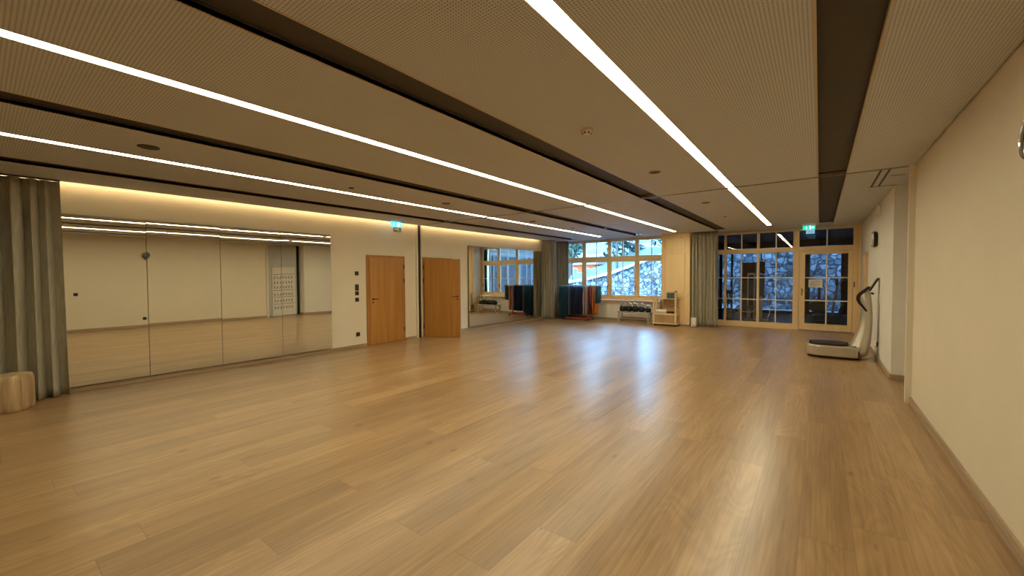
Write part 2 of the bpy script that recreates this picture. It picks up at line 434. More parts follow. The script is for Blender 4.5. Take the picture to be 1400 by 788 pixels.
# niche frame: jamb post of the track, niche lining
setting(obj('trim_13', MB().box(.825, .90, 6.645, 6.70, 0, H), 'white_metal', bevel=.004), 'pale metal jamb post of the partition on the right wall')
w = MB(); w.box(XL, XL+.05, 6.66, 6.70, 0, H+.05)
w.box(XL, XL+.05, 6.80, 6.825, 0, H+.05)
setting(obj('trim_14', w, 'white_metal'), 'pale metal edges of the partition slot on the left wall')
setting(obj('trim_15', MB().box(XL, XL+.012, 6.70, 6.80, 0, H+.05), 'black'), 'dark partition slot on the left wall')
# baseboards
def bb(name, m, *boxes):
    w = MB()
    for b_ in boxes: w.box(*b_)
    setting(obj(name, w, m, bevel=.003), 'low oak skirting board')
bb('baseboard_left', 'base', (XL, XL+.016, Y0, 5.25, 0, .062), (XL, XL+.016, 6.32, 6.66, 0, .062), (XL, XL+.016, 7.93, 13.5, 0, .062))
bb('baseboard_right', 'base', (XR-.018, XR, Y0, 6.645, 0, .085))
bb('baseboard_right_far', 'base', (.827, .845, 8.042, 11.86, 0, .075), (.827, .845, 12.8, 13.7, 0, .075), (.845, 1.28, 8.042, 8.06, 0, .075))
bb('baseboard_back', 'base_x', (-8.0, -3.97, YW-.04, YW-.02, 0, .06), (-3.97, -3.1, YC-.016, YC, 0, .05))
bb('baseboard_niche', 'base', (NX-.016, NX, 6.72, 8.04, 0, .075))

# grey partition panel parked in the niche
pp = thing('partition_panel', 'grey folding partition panel parked in the right wall niche behind the exercise chart', 'partition panel', (1.24, 7.3, 0))
obj('panel', MB().box(1.205, 1.275, 6.76, 7.93, .02, H-.03), 'slab', pp, bevel=.004)
obj('edge_seal', MB().box(1.20, 1.275, 7.932, 7.955, .02, H-.03), 'black', pp)
setting(obj('trim_16', MB().box(1.262, 1.30, 7.955, 8.06, 0, H), 'black'), 'black strip painted in for the dark gap at the back of the niche')  # solid black piece, painted as the shade inside the gap

# ------------------------------------------------------------------ pier with panelling
w = MB(); w.box(-3.96, -3.115, YC, 14.0, 0, H+.1)
pier = setting(obj('pillar', w, 'pine', bevel=.004), 'honey coloured panelled pier between window and glazed wall')
w = MB()
def mould(w, x0, x1, z0, z1, y, t=.03, d=.028):
    w.box(x0, x1, y-d, y, z1-t, z1); w.box(x0, x1, y-d, y, z0, z0+t); w.box(x0, x0+t, y-d, y, z0+t, z1-t); w.box(x1-t, x1, y-d, y, z0+t, z1-t)
mould(w, -3.86, -3.26, 2.34, 2.70, YC); mould(w, -3.86, -3.26, .98, 2.23, YC); mould(w, -3.86, -3.26, .12, .90, YC)
w.box(-3.96, -3.115, YC-.02, YC, 2.27, 2.30)
w.box(-3.96, -3.115, YC-.018, YC, .915, .945)
w.box(-3.975, -3.96, YC, YW, 2.27, 2.30); w.box(-3.975, -3.96, YC, YW, .915, .945)
setting(obj('pillar_moulding', w, 'pine', bevel=.004), 'panel mouldings on the honey coloured pier')

# panelling below the window
w = MB()
for k in range(4):
    xa = -7.92+k*.985
    mould(w, xa+.08, xa+.9, .13, .60, YW-.02, .02, .012)
setting(obj('trim_17', w, 'muntin', bevel=.003), 'cream wall panelling below the window')

# ------------------------------------------------------------------ window_1
win = sempty('window_1', (-5.95, YW, .66), 'four bay timber window with fanlights above')
mul = [-7.9, -6.925, -5.935, -4.945, -3.965]
w = MB(); w.box(-7.93, -3.95, YW, YW+.09, .70, .80); w.box(-7.93, -3.95, YW, YW+.09, 2.075, 2.195); w.box(-7.93, -3.95, YW, YW+.09, 2.76, H+.06)
obj('frame', w, 'pine_x', win, bevel=.005)
for k, xx in enumerate(mul):
    obj('mullion', MB().box(xx-.035, xx+.035, YW-.005, YW+.095, .72, H), 'pine', win, bevel=.005)
obj('sill', MB().box(-7.96, -3.96, YW-.17, YW+.02, .655, .695), 'pine_x', win, bevel=.008)
obj('head_strip', MB().box(-7.9, -3.96, YW-.03, YW-.01, 2.785, 2.815), 'plaster_white', win)
for a, b_ in zip(mul, mul[1:]):
    a += .035; b_ -= .035; mid = (a+b_)/2
    w = MB(); w.box(a, a+.05, YW-.012, YW+.05, .80, 2.075); w.box(b_-.05, b_, YW-.012, YW+.05, .80, 2.075)
    w.box(a+.05, b_-.05, YW-.012, YW+.05, .80, .86); w.box(a+.05, b_-.05, YW-.012, YW+.05, 2.02, 2.075)
    cs = obj('casement', w, 'pine', win, bevel=.005)
    obj('pane', MB().box(a+.05, b_-.05, YW+.016, YW+.024, .86, 2.02), 'glass', cs)
    w = MB(); w.box(mid-.011, mid+.011, YW, YW+.04, .86, 2.02); w.box(a+.05, b_-.05, YW, YW+.04, 1.43, 1.45)
    obj('muntin', w, 'muntin', cs)
    w = MB(); w.box(b_-.03, b_-.01, YW-.03, YW-.012, 1.13, 1.20); w.box(b_-.028, b_-.012, YW-.045, YW-.03, 1.06, 1.18)
    obj('handle', w, 'dark_metal', cs)
    w = MB(); w.box(a, a+.03, YW, YW+.05, 2.195, 2.76); w.box(b_-.03, b_, YW, YW+.05, 2.195, 2.76); w.box(a, b_, YW, YW+.05, 2.195, 2.22); w.box(a, b_, YW, YW+.05, 2.73, 2.76)
    fl = obj('fanlight', w, 'muntin', win)
    obj('pane', MB().box(a+.03, b_-.03, YW+.016, YW+.024, 2.22, 2.73), 'glass', fl)
    obj('muntin', MB().box(mid-.011, mid+.011, YW, YW+.04, 2.22, 2.73), 'muntin', fl)

# ------------------------------------------------------------------ glazed gym wall: window_2 + door_3
gl = sempty('window_2', (-1.5, YG, 0), 'timber framed glazed wall to the gym')
w = MB(); w.box(-2.72, .845, YG, YG+.09, 2.76, H+.06); w.box(-2.72, .70, YG-.01, YG+.10, 2.17, 2.305); w.box(-2.72, -.46, YG-.005, YG+.095, 0, .165)
w.box(-2.72, -.46, YG-.03, YG-.005, 0, .06)
obj('frame', w, 'pine_x', gl, bevel=.005)
GM = [-3.16, -2.30, -1.44]
for xx in (-2.30, -1.44):
    obj('mullion', MB().box(xx-.032, xx+.032, YG-.008, YG+.098, .16, H), 'pine', gl, bevel=.005)
obj('mullion', MB().box(-.60, -.462, YG-.008, YG+.098, .0, H), 'pine', gl, bevel=.006)
obj('jamb', MB().box(.685, .845, YG-.02, YG+.098, 0, H), 'pine', gl, bevel=.01)
obj('jamb', MB().box(.79, .845, YG-.14, YG-.02, 0, H), 'pine', gl, bevel=.02)
obj('head_strip', MB().box(-2.70, .70, YG-.03, YG-.01, 2.745, 2.785), 'plaster_white', gl)
for a, b_ in ((-2.70, -2.332), (-2.268, -1.472), (-1.408, -.60)):
    mid = (a+b_)/2
    two = b_-a > .5
    w = MB()
    if two: w.box(mid-.016, mid+.016, YG+.02, YG+.07, .165, 2.17)
    for z in (.82, 1.455): w.box(a, b_, YG+.022, YG+.068, z-.014, z+.014)
    obj('muntin', w, 'muntin', gl)
    obj('pane', MB().box(a, b_, YG+.04, YG+.048, .165, 2.17), 'glass', gl)
    if two: obj('muntin', MB().box(mid-.014, mid+.014, YG+.02, YG+.07, 2.305, 2.76), 'muntin', gl)
    obj('pane', MB().box(a, b_, YG+.04, YG+.048, 2.305, 2.76), 'glass', gl)
obj('pane', MB().box(-.462, .685, YG+.04, YG+.048, 2.305, 2.76), 'glass', gl)
obj('muntin', MB().box(.128, .16, YG+.02, YG+.07, 2.305, 2.76), 'muntin', gl)
gd = sempty('door_3', (.11, YG, 0), 'glazed timber door to the gym')
w = MB(); w.box(-.455, -.325, YG-.03, YG+.03, .02, 2.165); w.box(.588, .68, YG-.03, YG+.03, .02, 2.165)
w.box(-.325, .588, YG-.03, YG+.03, .02, .20); w.box(-.325, .588, YG-.03, YG+.03, 2.09, 2.165)
lf = obj('leaf', w, 'pine', gd, bevel=.006)
w = MB(); w.box(.128, .16, YG-.026, YG+.026, .20, 2.09)
for z in (.83, 1.455): w.box(-.325, .588, YG-.024, YG+.024, z-.015, z+.015)
obj('muntin', w, 'muntin', lf); obj('pane', MB().box(-.325, .588, YG-.004, YG+.004, .20, 2.09), 'glass', lf)
w = MB(); w.box(-.41, -.37, YG-.04, YG-.03, .96, 1.16); w.cyl((-.39, YG-.04, 1.09), (-.39, YG-.08, 1.09), .01); w.cyl((-.39, YG-.075, 1.09), (-.28, YG-.075, 1.09), .01)
w.cyl((-.39, YG-.04, 1.0), (-.39, YG-.055, 1.0), .016)
obj('handle', w, 'brass', gd)
obj('latch_plate', MB().box(.705, .725, YG-.032, YG-.02, 1.20, 1.34), 'dark_metal', gd)

# notice on the door glass
nt_ = thing('notice', 'white paper notice stuck on the upper glass of the gym door', 'notice', (-.09, YG-.035, 1.29))
obj('sheet', MB().box(-.245, .06, YG-.0335, YG-.0315, 1.19, 1.40), 'white', nt_)
w = MB()
for k, (a, b_) in enumerate(((-.21, .02), (-.21, -.01), (-.21, .025), (-.21, -.05))): w.box(a, b_, YG-.0345, YG-.0335, 1.315-.028*k, 1.321-.028*k)
obj('text_lines', w, 'ink', nt_)
obj('heading', MB().box(-.17, -.01, YG-.0345, YG-.0335, 1.348, 1.362), 'ink_red', nt_)

# door in the far right wall
d = sempty('door_4', (.9, 12.33, 0), 'timber door recessed in the far right wall')
w = MB(); w.box(.85, 1.10, 11.862, 11.90, 0, 2.048); w.box(.85, 1.10, 12.76, 12.798, 0, 2.048); w.box(.85, 1.10, 11.90, 12.76, 2.01, 2.048)
obj('frame', w, 'pine', d); obj('leaf', MB().box(1.04, 1.085, 11.90, 12.76, .005, 2.01), 'pine', d)
obj('handle', MB().cyl((1.03, 11.98, 1.05), (.98, 11.98, 1.05), .01).cyl((.985, 11.98, 1.05), (.985, 12.1, 1.05), .009), 'chrome', d)

# ------------------------------------------------------------------ left wall doors
def lever(w, x, y, z, sx, dy):
    w.lathe((x, y, z), [(.022, 0), (.022, .006*sx)], 16, 'x')
    w.cyl((x, y, z), (x+.05*sx, y, z), .009, 10); w.cyl((x+.048*sx, y-.008*dy/abs(dy), z), (x+.048*sx, y+dy, z), .009, 10)
    w.lathe((x, y, z-.075), [(.018, 0), (.018, .006*sx)], 16, 'x')
d1 = sempty('door_1', (XL, 5.79, 0), 'closed oak door in the left wall')
w = MB(); w.box(XL, XL+.02, 5.26, 5.345, 0, 2.035); w.box(XL, XL+.02, 6.255, 6.31, 0, 2.035); w.box(XL, XL+.02, 5.345, 6.255, 1.965, 2.035)
obj('frame', w, 'oak_frame', d1, bevel=.003)
obj('leaf', MB().box(XL, XL+.032, 5.335, 6.262, .006, 1.975), 'oak_door', d1, bevel=.004)
w = MB(); lever(w, XL+.032, 5.41, 1.04, 1, .11); obj('handle', w, 'dark_metal', d1)
for z in (.28, 1.45, 1.78):
    obj('hinge', MB().cyl((XL+.04, 6.266, z-.05), (XL+.04, 6.266, z+.05), .011, 10), 'dark_metal', d1)
d2 = sempty('door_2', (XL, 7.35, 0), 'oak door standing open beside the partition slot')
w = MB(); w.box(XL, XL+.03, 6.83, 6.90, 0, 2.035); w.box(XL, XL+.03, 7.82, 7.90, 0, 2.035); w.box(XL, XL+.03, 6.90, 7.82, 1.96, 2.035)
obj('frame', w, 'oak_frame', d2, bevel=.003)
# dark sheet on the wall, painted as the unlit room behind the leaf
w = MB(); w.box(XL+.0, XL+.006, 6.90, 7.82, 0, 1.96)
obj('doorway_shade_sheet', w, 'channel', d2)
hx, hy = XL+.045, 6.905
ang = math.atan2(7.315-hy, -7.205-hx)
lfm = sempty('x', (hx, hy, 0)); bpy.data.objects.remove(lfm)
w = MB(); w.box(hx, hx+.945, hy-.02, hy+.02, .006, 1.975, rot=Matrix.Rotation(ang, 4, 'Z'), piv=(hx, hy, 1))
leaf2 = obj('leaf', w, 'oak_door', d2, bevel=.004)
w = MB()
hb = MB()
R_ = Matrix.Translation((hx, hy, 0)) @ Matrix.Rotation(ang, 4, 'Z')
def rp_(x, y, z): return tuple(R_ @ Vector((x, y, z)))
w.cyl(rp_(.875, -.02, 1.04), rp_(.875, -.07, 1.04), .009, 10); w.cyl(rp_(.885, -.068, 1.04), rp_(.76, -.068, 1.04), .009, 10)
w.cyl(rp_(.875, -.02, 1.04), rp_(.875, -.027, 1.04), .022, 16); w.cyl(rp_(.875, -.02, .965), rp_(.875, -.027, .965), .018, 16)
obj('handle', w, 'dark_metal', leaf2)
for z in (.28, 1.45, 1.78):
    obj('hinge', MB().cyl((hx-.004, hy-.03, z-.055), (hx-.004, hy-.03, z+.055), .012, 10), 'dark_metal', d2)

# ------------------------------------------------------------------ mirrors
def panels(edges, z0, z1, labels, group, tilt):
    for (a, b_), lb, tl in zip(zip(edges, edges[1:]), labels, tilt):
        mt = thing('mirror_panel', lb, 'mirror', (XL+.045, (a+b_)/2, z0), group)
        w = MB(); w.box(XL+.006, XL+.0485, a+.002, b_-.002, z0, z1)
        obj('backing', w, 'mirror_edge', mt)
        w = MB(); w.box(XL+.0485, XL+.050, a+.004, b_-.004, z0+.002, z1-.002)
        obj('glass', w, 'mirror', mt)
        mt.rotation_euler = (0, tl[1], tl[0])
panels([.52, 1.555, 2.49, 3.455, 4.42], .075, 2.405,
       ['wall mirror panel half hidden behind the near left curtain', 'wall mirror panel next but one from the near left curtain, reflecting the round clock',
        'wall mirror panel reflecting the white jamb post and bare wall', 'wall mirror panel nearest the closed oak door, reflecting the white exercise chart'],
       'mirror panels left of the closed door', [(.0005, 0), (.001, .0015), (-.004, 0), (-.004, .001)])
panels([8.54, 9.5, 10.45, 11.4, 12.33], .075, 2.42,
       ['tall wall mirror panel nearest the open oak door', 'wall mirror panel reflecting the bench of kettlebells',
        'wall mirror panel reflecting the near end of the hanging mats', 'wall mirror panel beside the far left curtain'],
       'mirror panels right of the open door', [(-.010, 0), (-.009, 0), (-.011, 0), (-.010, 0)])

# ------------------------------------------------------------------ switches and sockets
def plate(name, label, cat, y, z, hy=.043, hz=.043, x=XL, s=1, detail='switch'):
    t = thing(name, label, cat, (x, y, z))
    obj('plate', MB().box(x, x+s*.010, y-hy, y+hy, z-hz, z+hz), 'black', t, bevel=.003)
    if detail == 'socket':
        w = MB(); w.lathe((x+s*.0101, y, z), [(.021, 0), (.021, s*.002)], 20, 'x'); obj('socket_face', w, 'dark_metal', t)
    else:
        obj('rocker', MB().box(x+s*.010, x+s*.014, y-hy*.7, y+hy*.7, z-hz*.75, z+hz*.75), 'dark_metal', t, bevel=.002)
    return t
plate('wall_switch', 'square black control plate, highest on the wall beside the closed oak door', 'light switch', 5.03, 1.62)
plate('wall_switch', 'upright oblong black switch plate left of the closed oak door', 'light switch', 5.03, 1.312, .043, .068)
plate('wall_switch', 'square black switch just under the upright oblong black plate', 'light switch', 5.03, 1.185)
plate('wall_switch', 'lowest square black switch in the column beside the closed oak door', 'light switch', 5.03, 1.045)
plate('wall_socket', 'black wall socket low on the wall left of the closed oak door', 'socket', 5.04, .285, detail='socket')
plate('wall_socket', 'black socket low on the far right wall behind the vibration machine', 'socket', 9.81, .275, x=.845, s=-1, detail='socket')
plate('wall_switch', 'black switch on the near right wall, seen only in the mirror by the curtain', 'light switch', 1.73, 1.085, x=XR, s=-1)
plate('wall_socket', 'black socket low on the near right wall, seen in the mirror seam', 'socket', 3.20, .276, x=XR, s=-1, detail='socket')

# ------------------------------------------------------------------ clocks and box on right wall
def clock(y, z, r, x, label, face, d=1.):
    t = thing('wall_clock', label, 'clock', (x, y, z))
    w = MB(); w.lathe((x, y, z), [(r*.8, 0), (r*.95, -.02*d), (r, -.04*d), (r*.97, -.06*d)], 40, 'x'); obj('case', w, 'black', t, smooth=False)
    w = MB(); w.lathe((x, y, z), [(r*.97, -.058*d), (r*1.0, -.066*d), (r*.93, -.078*d), (r*.88, -.07*d)], 40, 'x'); obj('rim', w, 'chrome', t, smooth=True)
    w = MB(); w.lathe((x, y, z), [(r*.90, -.066*d), (r*.8, -.076*d), (r*.5, -.088*d), (r*.2, -.093*d), (.002, -.094*d)], 40, 'x'); obj('dial', w, face, t, smooth=True)
    return t
clock(3.27, 2.235, .115, XR, 'round dark wall clock at the right edge, high on the near right wall', 'dial', .62)
clock(10.15, 2.19, .15, .845, 'round clock with chrome rim high on the far right wall', 'plaster_white')
t = thing('wall_lamp_box', 'small white box high on the far right wall above the clock', 'box', (.845, 9.79, 2.67))
obj('housing', MB().box(.795, .845, 9.72, 9.86, 2.57, 2.765), 'plaster_white', t, bevel=.008)
obj('grille', MB().box(.792, .796, 9.735, 9.845, 2.585, 2.60), 'black', t)

# ------------------------------------------------------------------ ceiling lamps
def led(x, y0, y1, joints, label):
    t = thing('linear_ceiling_light', label, 'ceiling light', (x, (y0+y1)/2, H), 'flush light lines in the ceiling')
    ed = [y0]+joints+[y1]
    for a, b_ in zip(ed, ed[1:]):
        obj('diffuser', MB().box(x-.048, x+.048, a+.004, b_-.004, H+.002, H+.006), 'led', t)
    w = MB(); w.box(x-.055, x-.0485, y0, y1, H-.001, H+.03); w.box(x+.0485, x+.055, y0, y1, H-.001, H+.03); w.box(x-.055, x+.055, y0, y1, H+.03, H+.04)
    w.box(x-.055, x+.055, y0-.006, y0, H-.001, H+.03); w.box(x-.055, x+.055, y1, y1+.006, H-.001, H+.03)
    obj('housing', w, 'white_metal', t)
nm = ['right hand', 'middle', 'left hand']
for i, x in enumerate(LED):
    led(x, -.45, YT-.05, [1.3, 4.02] if i == 0 else [1.2, 4.0], 'glowing %s light line in the near ceiling, this side of the partition track' % nm[i])
    led(x, YT+.05, 12.40, [9.5], 'glowing %s light line in the far ceiling, beyond the partition track' % nm[i])

# detectors and speakers
t = thing('smoke_detector', 'round smoke detector on the near ceiling beside the right hand light line', 'smoke detector', (-1.64, 3.26, H))
w = MB(); w.lathe((-1.64, 3.26, H), [(.055, .001), (.055, -.012), (.050, -.02)], 28); obj('base', w, 'trim', t, smooth=False)
w = MB(); w.lathe((-1.64, 3.26, H), [(.040, -.02), (.040, -.026), (.030, -.045), (.010, -.050)], 28); obj('head', w, 'white_metal', t)
w = MB()
for k in range(6):
    a = k*PI/3; w.box(-1.64-.005, -1.64+.005, 3.26+.028, 3.26+.041, H-.043, H-.028, rot=Matrix.Rotation(a, 4, 'Z'), piv=(-1.64, 3.26, H))
obj('vent_slots', w, 'black', t)
def disc(x, y, r, label, m='trim', m2='channel'):
    t = thing('ceiling_speaker', label, 'ceiling speaker', (x, y, H), 'small round fittings in the ceiling')
    w = MB(); w.lathe((x, y, H), [(r, .001), (r, -.006), (r*.93, -.008)], 32); obj('rim', w, m, t)
    w = MB(); w.lathe((x, y, H), [(r*.88, -.007), (r*.86, -.010)], 32); obj('grille', w, m2, t)
disc(-1.642, 5.10, .075, 'pale rimmed round fitting in the near ceiling just before the partition track')
disc(-5.23, 1.055, .085, 'round brown fitting in the near ceiling above the left curtain', 'channel')
disc(-5.37, 3.29, .035, 'tiny dark round fitting in the near ceiling between two left light lines', 'channel', 'black')
disc(-5.21, 4.99, .08, 'round fitting in the near ceiling left of the partition track', 'trim')
disc(-5.38, 7.92, .08, 'round fitting in the far ceiling beyond the left light line joint', 'channel')
disc(-5.29, 9.69, .045, 'tiny dark sensor in the far ceiling in front of the window', 'black', 'black')
disc(-3.98, 9.42, .07, 'pale round fitting in the far ceiling near the middle light line', 'trim', 'trim')
disc(-1.617, 7.80, .075, 'round brown fitting in the far ceiling just past the partition track', 'trim')
disc(-1.668, 9.91, .045, 'small round fitting in the far ceiling in front of the long curtain', 'trim')
disc(-4.604, 10.26, .05, 'small pale fitting in the far ceiling before the window', 'trim', 'trim')

# ------------------------------------------------------------------ exit signs
def man(w, P, s):
    # running figure drawn from bars; P(u, v) gives a point on the sign
    def bar(a, b_, r): w.cyl(P(*a), P(*b_), r*s, 8)
    w.cyl(P(.05*1, .32), P(.05, .345, .0), .001, 6)
    bar((0, .12), (-.02, -.06), .045); bar((-.02, -.06), (.10, -.18), .035); bar((.10, -.18), (.06, -.34), .03)
    bar((-.02, -.06), (-.12, -.2), .035); bar((-.12, -.2), (-.26, -.22), .03); bar((0, .1), (.16, .02), .025); bar((0, .1), (-.16, .04), .025)
    bar((.02, .22), (.03, .26), .055)
ex = thing('exit_sign', 'glowing green exit sign hanging above the gym door', 'exit sign', (-.24, 12.93, H))
obj('hanger', MB().box(-.38, -.10, 12.915, 12.945, 2.795, H), 'white_metal', ex)
obj('body', MB().box(-.37, -.11, 12.918, 12.942, 2.685, 2.797), 'sign_green', ex, bevel=.003)
w = MB(); cz = 2.741
man(w, lambda u, v, k=0: (-.29+u*.13, 12.917-.0015+0*k, cz+v*.14), .1); obj('running_figure', w, 'sign_white', ex)
obj('door_symbol', MB().box(-.225, -.195, 12.9155, 12.918, cz-.042, cz+.042), 'sign_white', ex); w = MB()
w.prism([(-.18, cz-.012), (-.155, cz-.012), (-.155, cz-.03), (-.122, cz), (-.155, cz+.03), (-.155, cz+.012), (-.18, cz+.012)], 12.9155, 12.918)
obj('arrow', w, 'sign_white', ex)
pl = thing('placard', 'small placard with an added pale blue glow just below the green exit sign', 'sign', (-.2, 12.93, 2.62))
for xx in (-.28, -.135): obj('hanging_wire', MB().cyl((xx, 12.928, 2.68), (xx, 12.928, H), .0025, 6), 'steel', pl)
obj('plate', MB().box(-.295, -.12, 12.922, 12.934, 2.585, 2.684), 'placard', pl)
obj('printed_lines', MB().box(-.27, -.145, 12.9205, 12.922, 2.61, 2.618).box(-.27, -.145, 12.9205, 12.922, 2.645, 2.653), 'placard_line', pl)
e2 = thing('exit_sign', 'glowing cyan exit sign hanging high by the left wall', 'exit sign', (-7.72, 5.83, H))
obj('hanger', MB().box(-7.74, -7.70, 5.72, 5.94, 2.80, H), 'white_metal', e2)
obj('body', MB().box(-7.73, -7.71, 5.69, 5.97, 2.675, 2.80), 'sign_cyan', e2, bevel=.003)
w = MB(); man(w, lambda u, v, k=0: (-7.709, 5.76+u*.13, 2.737+v*.15), .1); obj('running_figure', w, 'sign_white', e2); obj('door_symbol', MB().box(-7.7095, -7.707, 5.85, 5.93, 2.70, 2.775), 'sign_white', e2)
p2 = thing('wall_sign', 'small dark pictogram sign on the left wall under the cyan exit sign', 'sign', (XL, 6.115, 2.66))
obj('plate', MB().box(XL, XL+.008, 5.985, 6.245, 2.605, 2.725), 'white', p2, bevel=.002)
obj('dark_field', MB().box(XL+.008, XL+.010, 6.0, 6.12, 2.615, 2.715).box(XL+.008, XL+.010, 6.14, 6.225, 2.615, 2.715), 'ink', p2)
obj('round_symbol', MB().lathe((XL+.010, 6.05, 2.67), [(.018, 0), (.018, .001)], 16, 'x'), 'white', p2); obj('square_symbol', MB().box(XL+.010, XL+.011, 6.08, 6.105, 2.65, 2.69), 'white', p2)
for a_, b_ in ((6.16, 2.695), (6.19, 2.66)): obj('bar_symbol', MB().box(XL+.010, XL+.011, a_, a_+.013, 2.63, b_), 'white', p2)

# ------------------------------------------------------------------ curtains
def curtain(label, A, B, z0, z1, amp, folds, seed, group='sage grey curtains', m='curtain', spread=0., nu=220):
    A, B = Vector((*A, 0)), Vector((*B, 0)); d = B-A; L_ = d.length; t_ = d.normalized(); n_ = Vector((-t_.y, t_.x, 0))
    rnd = random.Random(seed); ph = [rnd.uniform(0, 6.28) for _ in range(4)]
    t = thing('curtain', label, 'curtain', ((A.x+B.x)/2, (A.y+B.y)/2, 0), group)
    def f(u, v):
        z = z1+(z0-z1)*v
        uu = u+.012*math.sin(2*PI*u*3.1+ph[0])+.006*math.sin(9*u+v*2.2+ph[1])
        a = amp*(.35+.65*min(1, v*7))*(1+.35*math.sin(5*u*PI+ph[2])+.12*v)
        k = math.sin(2*PI*folds*uu+ph[3]+.5*math.sin(v*3+u*7))
        o = a*(abs(k)**.75)*(1 if k > 0 else -1) + .012*math.sin(v*5+u*13+ph[1])*v
        fl = 1+spread*v
        p = A + d*(.5+(u-.5)*fl) + n_*o + t_*.25*a*math.sin(4*PI*folds*uu+ph[2])
        return Vector((p.x, p.y, z))
    obj('fabric', MB().grid(nu, 22, f), m, t, smooth=True, solid=.004)
    w = MB(); q = Matrix.Translation((0, 0, 0))
    a_ = math.atan2(d.y, d.x); c_ = (A+B)/2
    w.box(c_.x-L_/2, c_.x+L_/2, c_.y-.012, c_.y+.012, z1+.004, z1+.022, rot=Matrix.Rotation(a_, 4, 'Z'), piv=(c_.x, c_.y, z1))
    obj('rail', w, 'dark_metal', t)
    for k in range(int(L_/.11)):
        p = A+d*((k+.5)/int(L_/.11)); obj('hook', MB().cyl((p.x, p.y, z1-.035), (p.x, p.y, z1+.006), .004, 6), 'white_metal', t)
    return t
curtain('sage grey curtain drawn together at the near left, behind the wooden stump', (-7.925, -.9), (-7.885, .70), .015, H-.025, .075, 11, 3, spread=.04)
curtain('sage grey curtain at the far left beside the mirror panels', (-8.0, 12.36), (-7.57, 12.52), .01, H-.025, .04, 5, 5, nu=160)
curtain('dark sage curtain gathered in the corner left of the window', (-7.93, 13.28), (-7.46, 13.36), .01, H-.025, .045, 5, 8, nu=160)
curtain('sage grey curtain hanging between the honey panelled pier and the glazed gym wall', (-3.06, 13.02), (-2.36, 13.09), .01, H-.025, .045, 7, 11)

# ------------------------------------------------------------------ stump stool
sx, sy = -7.57, .215
t = thing('stump_stool', 'pale tree stump stool with grooved bark in front of the near left curtain', 'stool', (sx, sy, 0))
def stump(r0):
    def f(u, v):
        a = 2*PI*u
        g = 1+.05*math.sin(3*a+1)-.07*abs(math.sin(4.5*a+.5*math.sin(v*3)))**4+.02*math.sin(13*a+v)
        r = r0*g*(1-.08*(2*v-1)**6)
        z = .415*v
        return Vector((sx+r*math.cos(a), sy+r*math.sin(a), z))
    return f
w = MB(); w.grid(72, 10, stump(.200)); bmesh.ops.remove_doubles(w.bm, verts=w.bm.verts, dist=.0005)
es = [e for e in w.bm.edges if e.is_boundary]; bmesh.ops.holes_fill(w.bm, edges=es)
M['stump'] = mat_wood('pale_stump_wood', (.30, .18, .08), (.80, .64, .40), axis='z', rough=.6, streak=10)
M['stump_top'] = mat('stump_cut_face', (.62, .46, .26), .6, var=.2, vscale=12)
obj('trunk', w, 'stump', t, smooth=False, bevel=.012)
w = MB(); w.lathe((sx, sy, .415), [(.165, -.004), (.165, .002), (.16, .004)], 40); obj('seat_top', w, 'stump_top', t)

# ------------------------------------------------------------------ vibration trainer
t = thing('vibration_trainer', 'silver vibration plate machine with a curved column beside the far right wall', 'exercise machine', (.2, 9.72, 0))
def rr(x0, x1, y0, y1, r, n=8):
    P = []
    for cx, cy, a0 in ((x1-r, y1-r, 0), (x0+r, y1-r, 90), (x0+r, y0+r, 180), (x1-r, y0+r, 270)):
        for k in range(n+1):
            a = math.radians(a0+90*k/n); P.append((cx+r*math.cos(a), cy+r*math.sin(a)))
    return P
obj('base_skirt', MB().prism(rr(-.17, .60, 9.42, 9.98, .18), .0, .045, 'xy'), 'rubber', t, bevel=.005)
w = MB(); w.prism(rr(-.20, .64, 9.38, 10.02, .22), .04, .235, 'xy'); obj('platform_body', w, 'silver_plastic', t, bevel=.025)
w = MB(); w.prism(rr(-.15, .44, 9.43, 9.97, .18), .232, .262, 'xy'); obj('foot_mat', w, 'rubber', t, bevel=.008)
w = MB(); w.prism(rr(-.11, .40, 9.475, 9.925, .15), .262, .268, 'xy'); obj('tread_pattern', w, 'black', t)
# column, profile swept with changing width
prof = [(.40, .70, .03, .25), (.42, .73, .18, .25), (.47, .745, .30, .22), (.53, .755, .45, .18), (.58, .765, .62, .15), (.60, .765, .80, .135), (.60, .757, .95, .125), (.59, .745, 1.10, .115), (.60, .735, 1.20, .095), (.63, .72, 1.245, .07)]
w = MB(); rings = []
for xa, xb, z, hw in prof:
    row = []
    for k in range(20):
        a = 2*PI*k/20; cx, rx = (xa+xb)/2, (xb-xa)/2
        ca, sa = math.cos(a), math.sin(a)
        row.append(w.bm.verts.new((cx+rx*(abs(ca)**.7)*(1 if ca > 0 else -1), 9.70+hw*(abs(sa)**.7)*(1 if sa > 0 else -1), z)))
    rings.append(row)
for A_, B_ in zip(rings, rings[1:]):
    for k in range(20): w.bm.faces.new((A_[k], A_[(k+1) % 20], B_[(k+1) % 20], B_[k]))
w.bm.faces.new(rings[0][::-1]); w.bm.faces.new(rings[-1])
obj('column', w, 'silver_plastic', t, smooth=True, sub=1)
obj('shaded_opening_block', MB().prism([(.44, .05), (.60, .05), (.60, .10), (.53, .255), (.47, .24)], 9.43, 9.97, 'xz'), 'maroon', t, bevel=.01)  # maroon block stands in for the dark opening beside the column
w = MB()
for s in (-1, 1):
    y = 9.70+.15*s
    w.tube([(.68, 9.7+.11*s, .87), (.62, y, .96), (.565, y+.03*s, 1.06), (.575, y+.02*s, 1.16), (.66, y-.02*s, 1.255), (.70, 9.7+.08*s, 1.30)], .017, 10)
w.tube([(.70, 9.62, 1.30), (.71, 9.70, 1.305), (.70, 9.78, 1.30)], .017, 10)
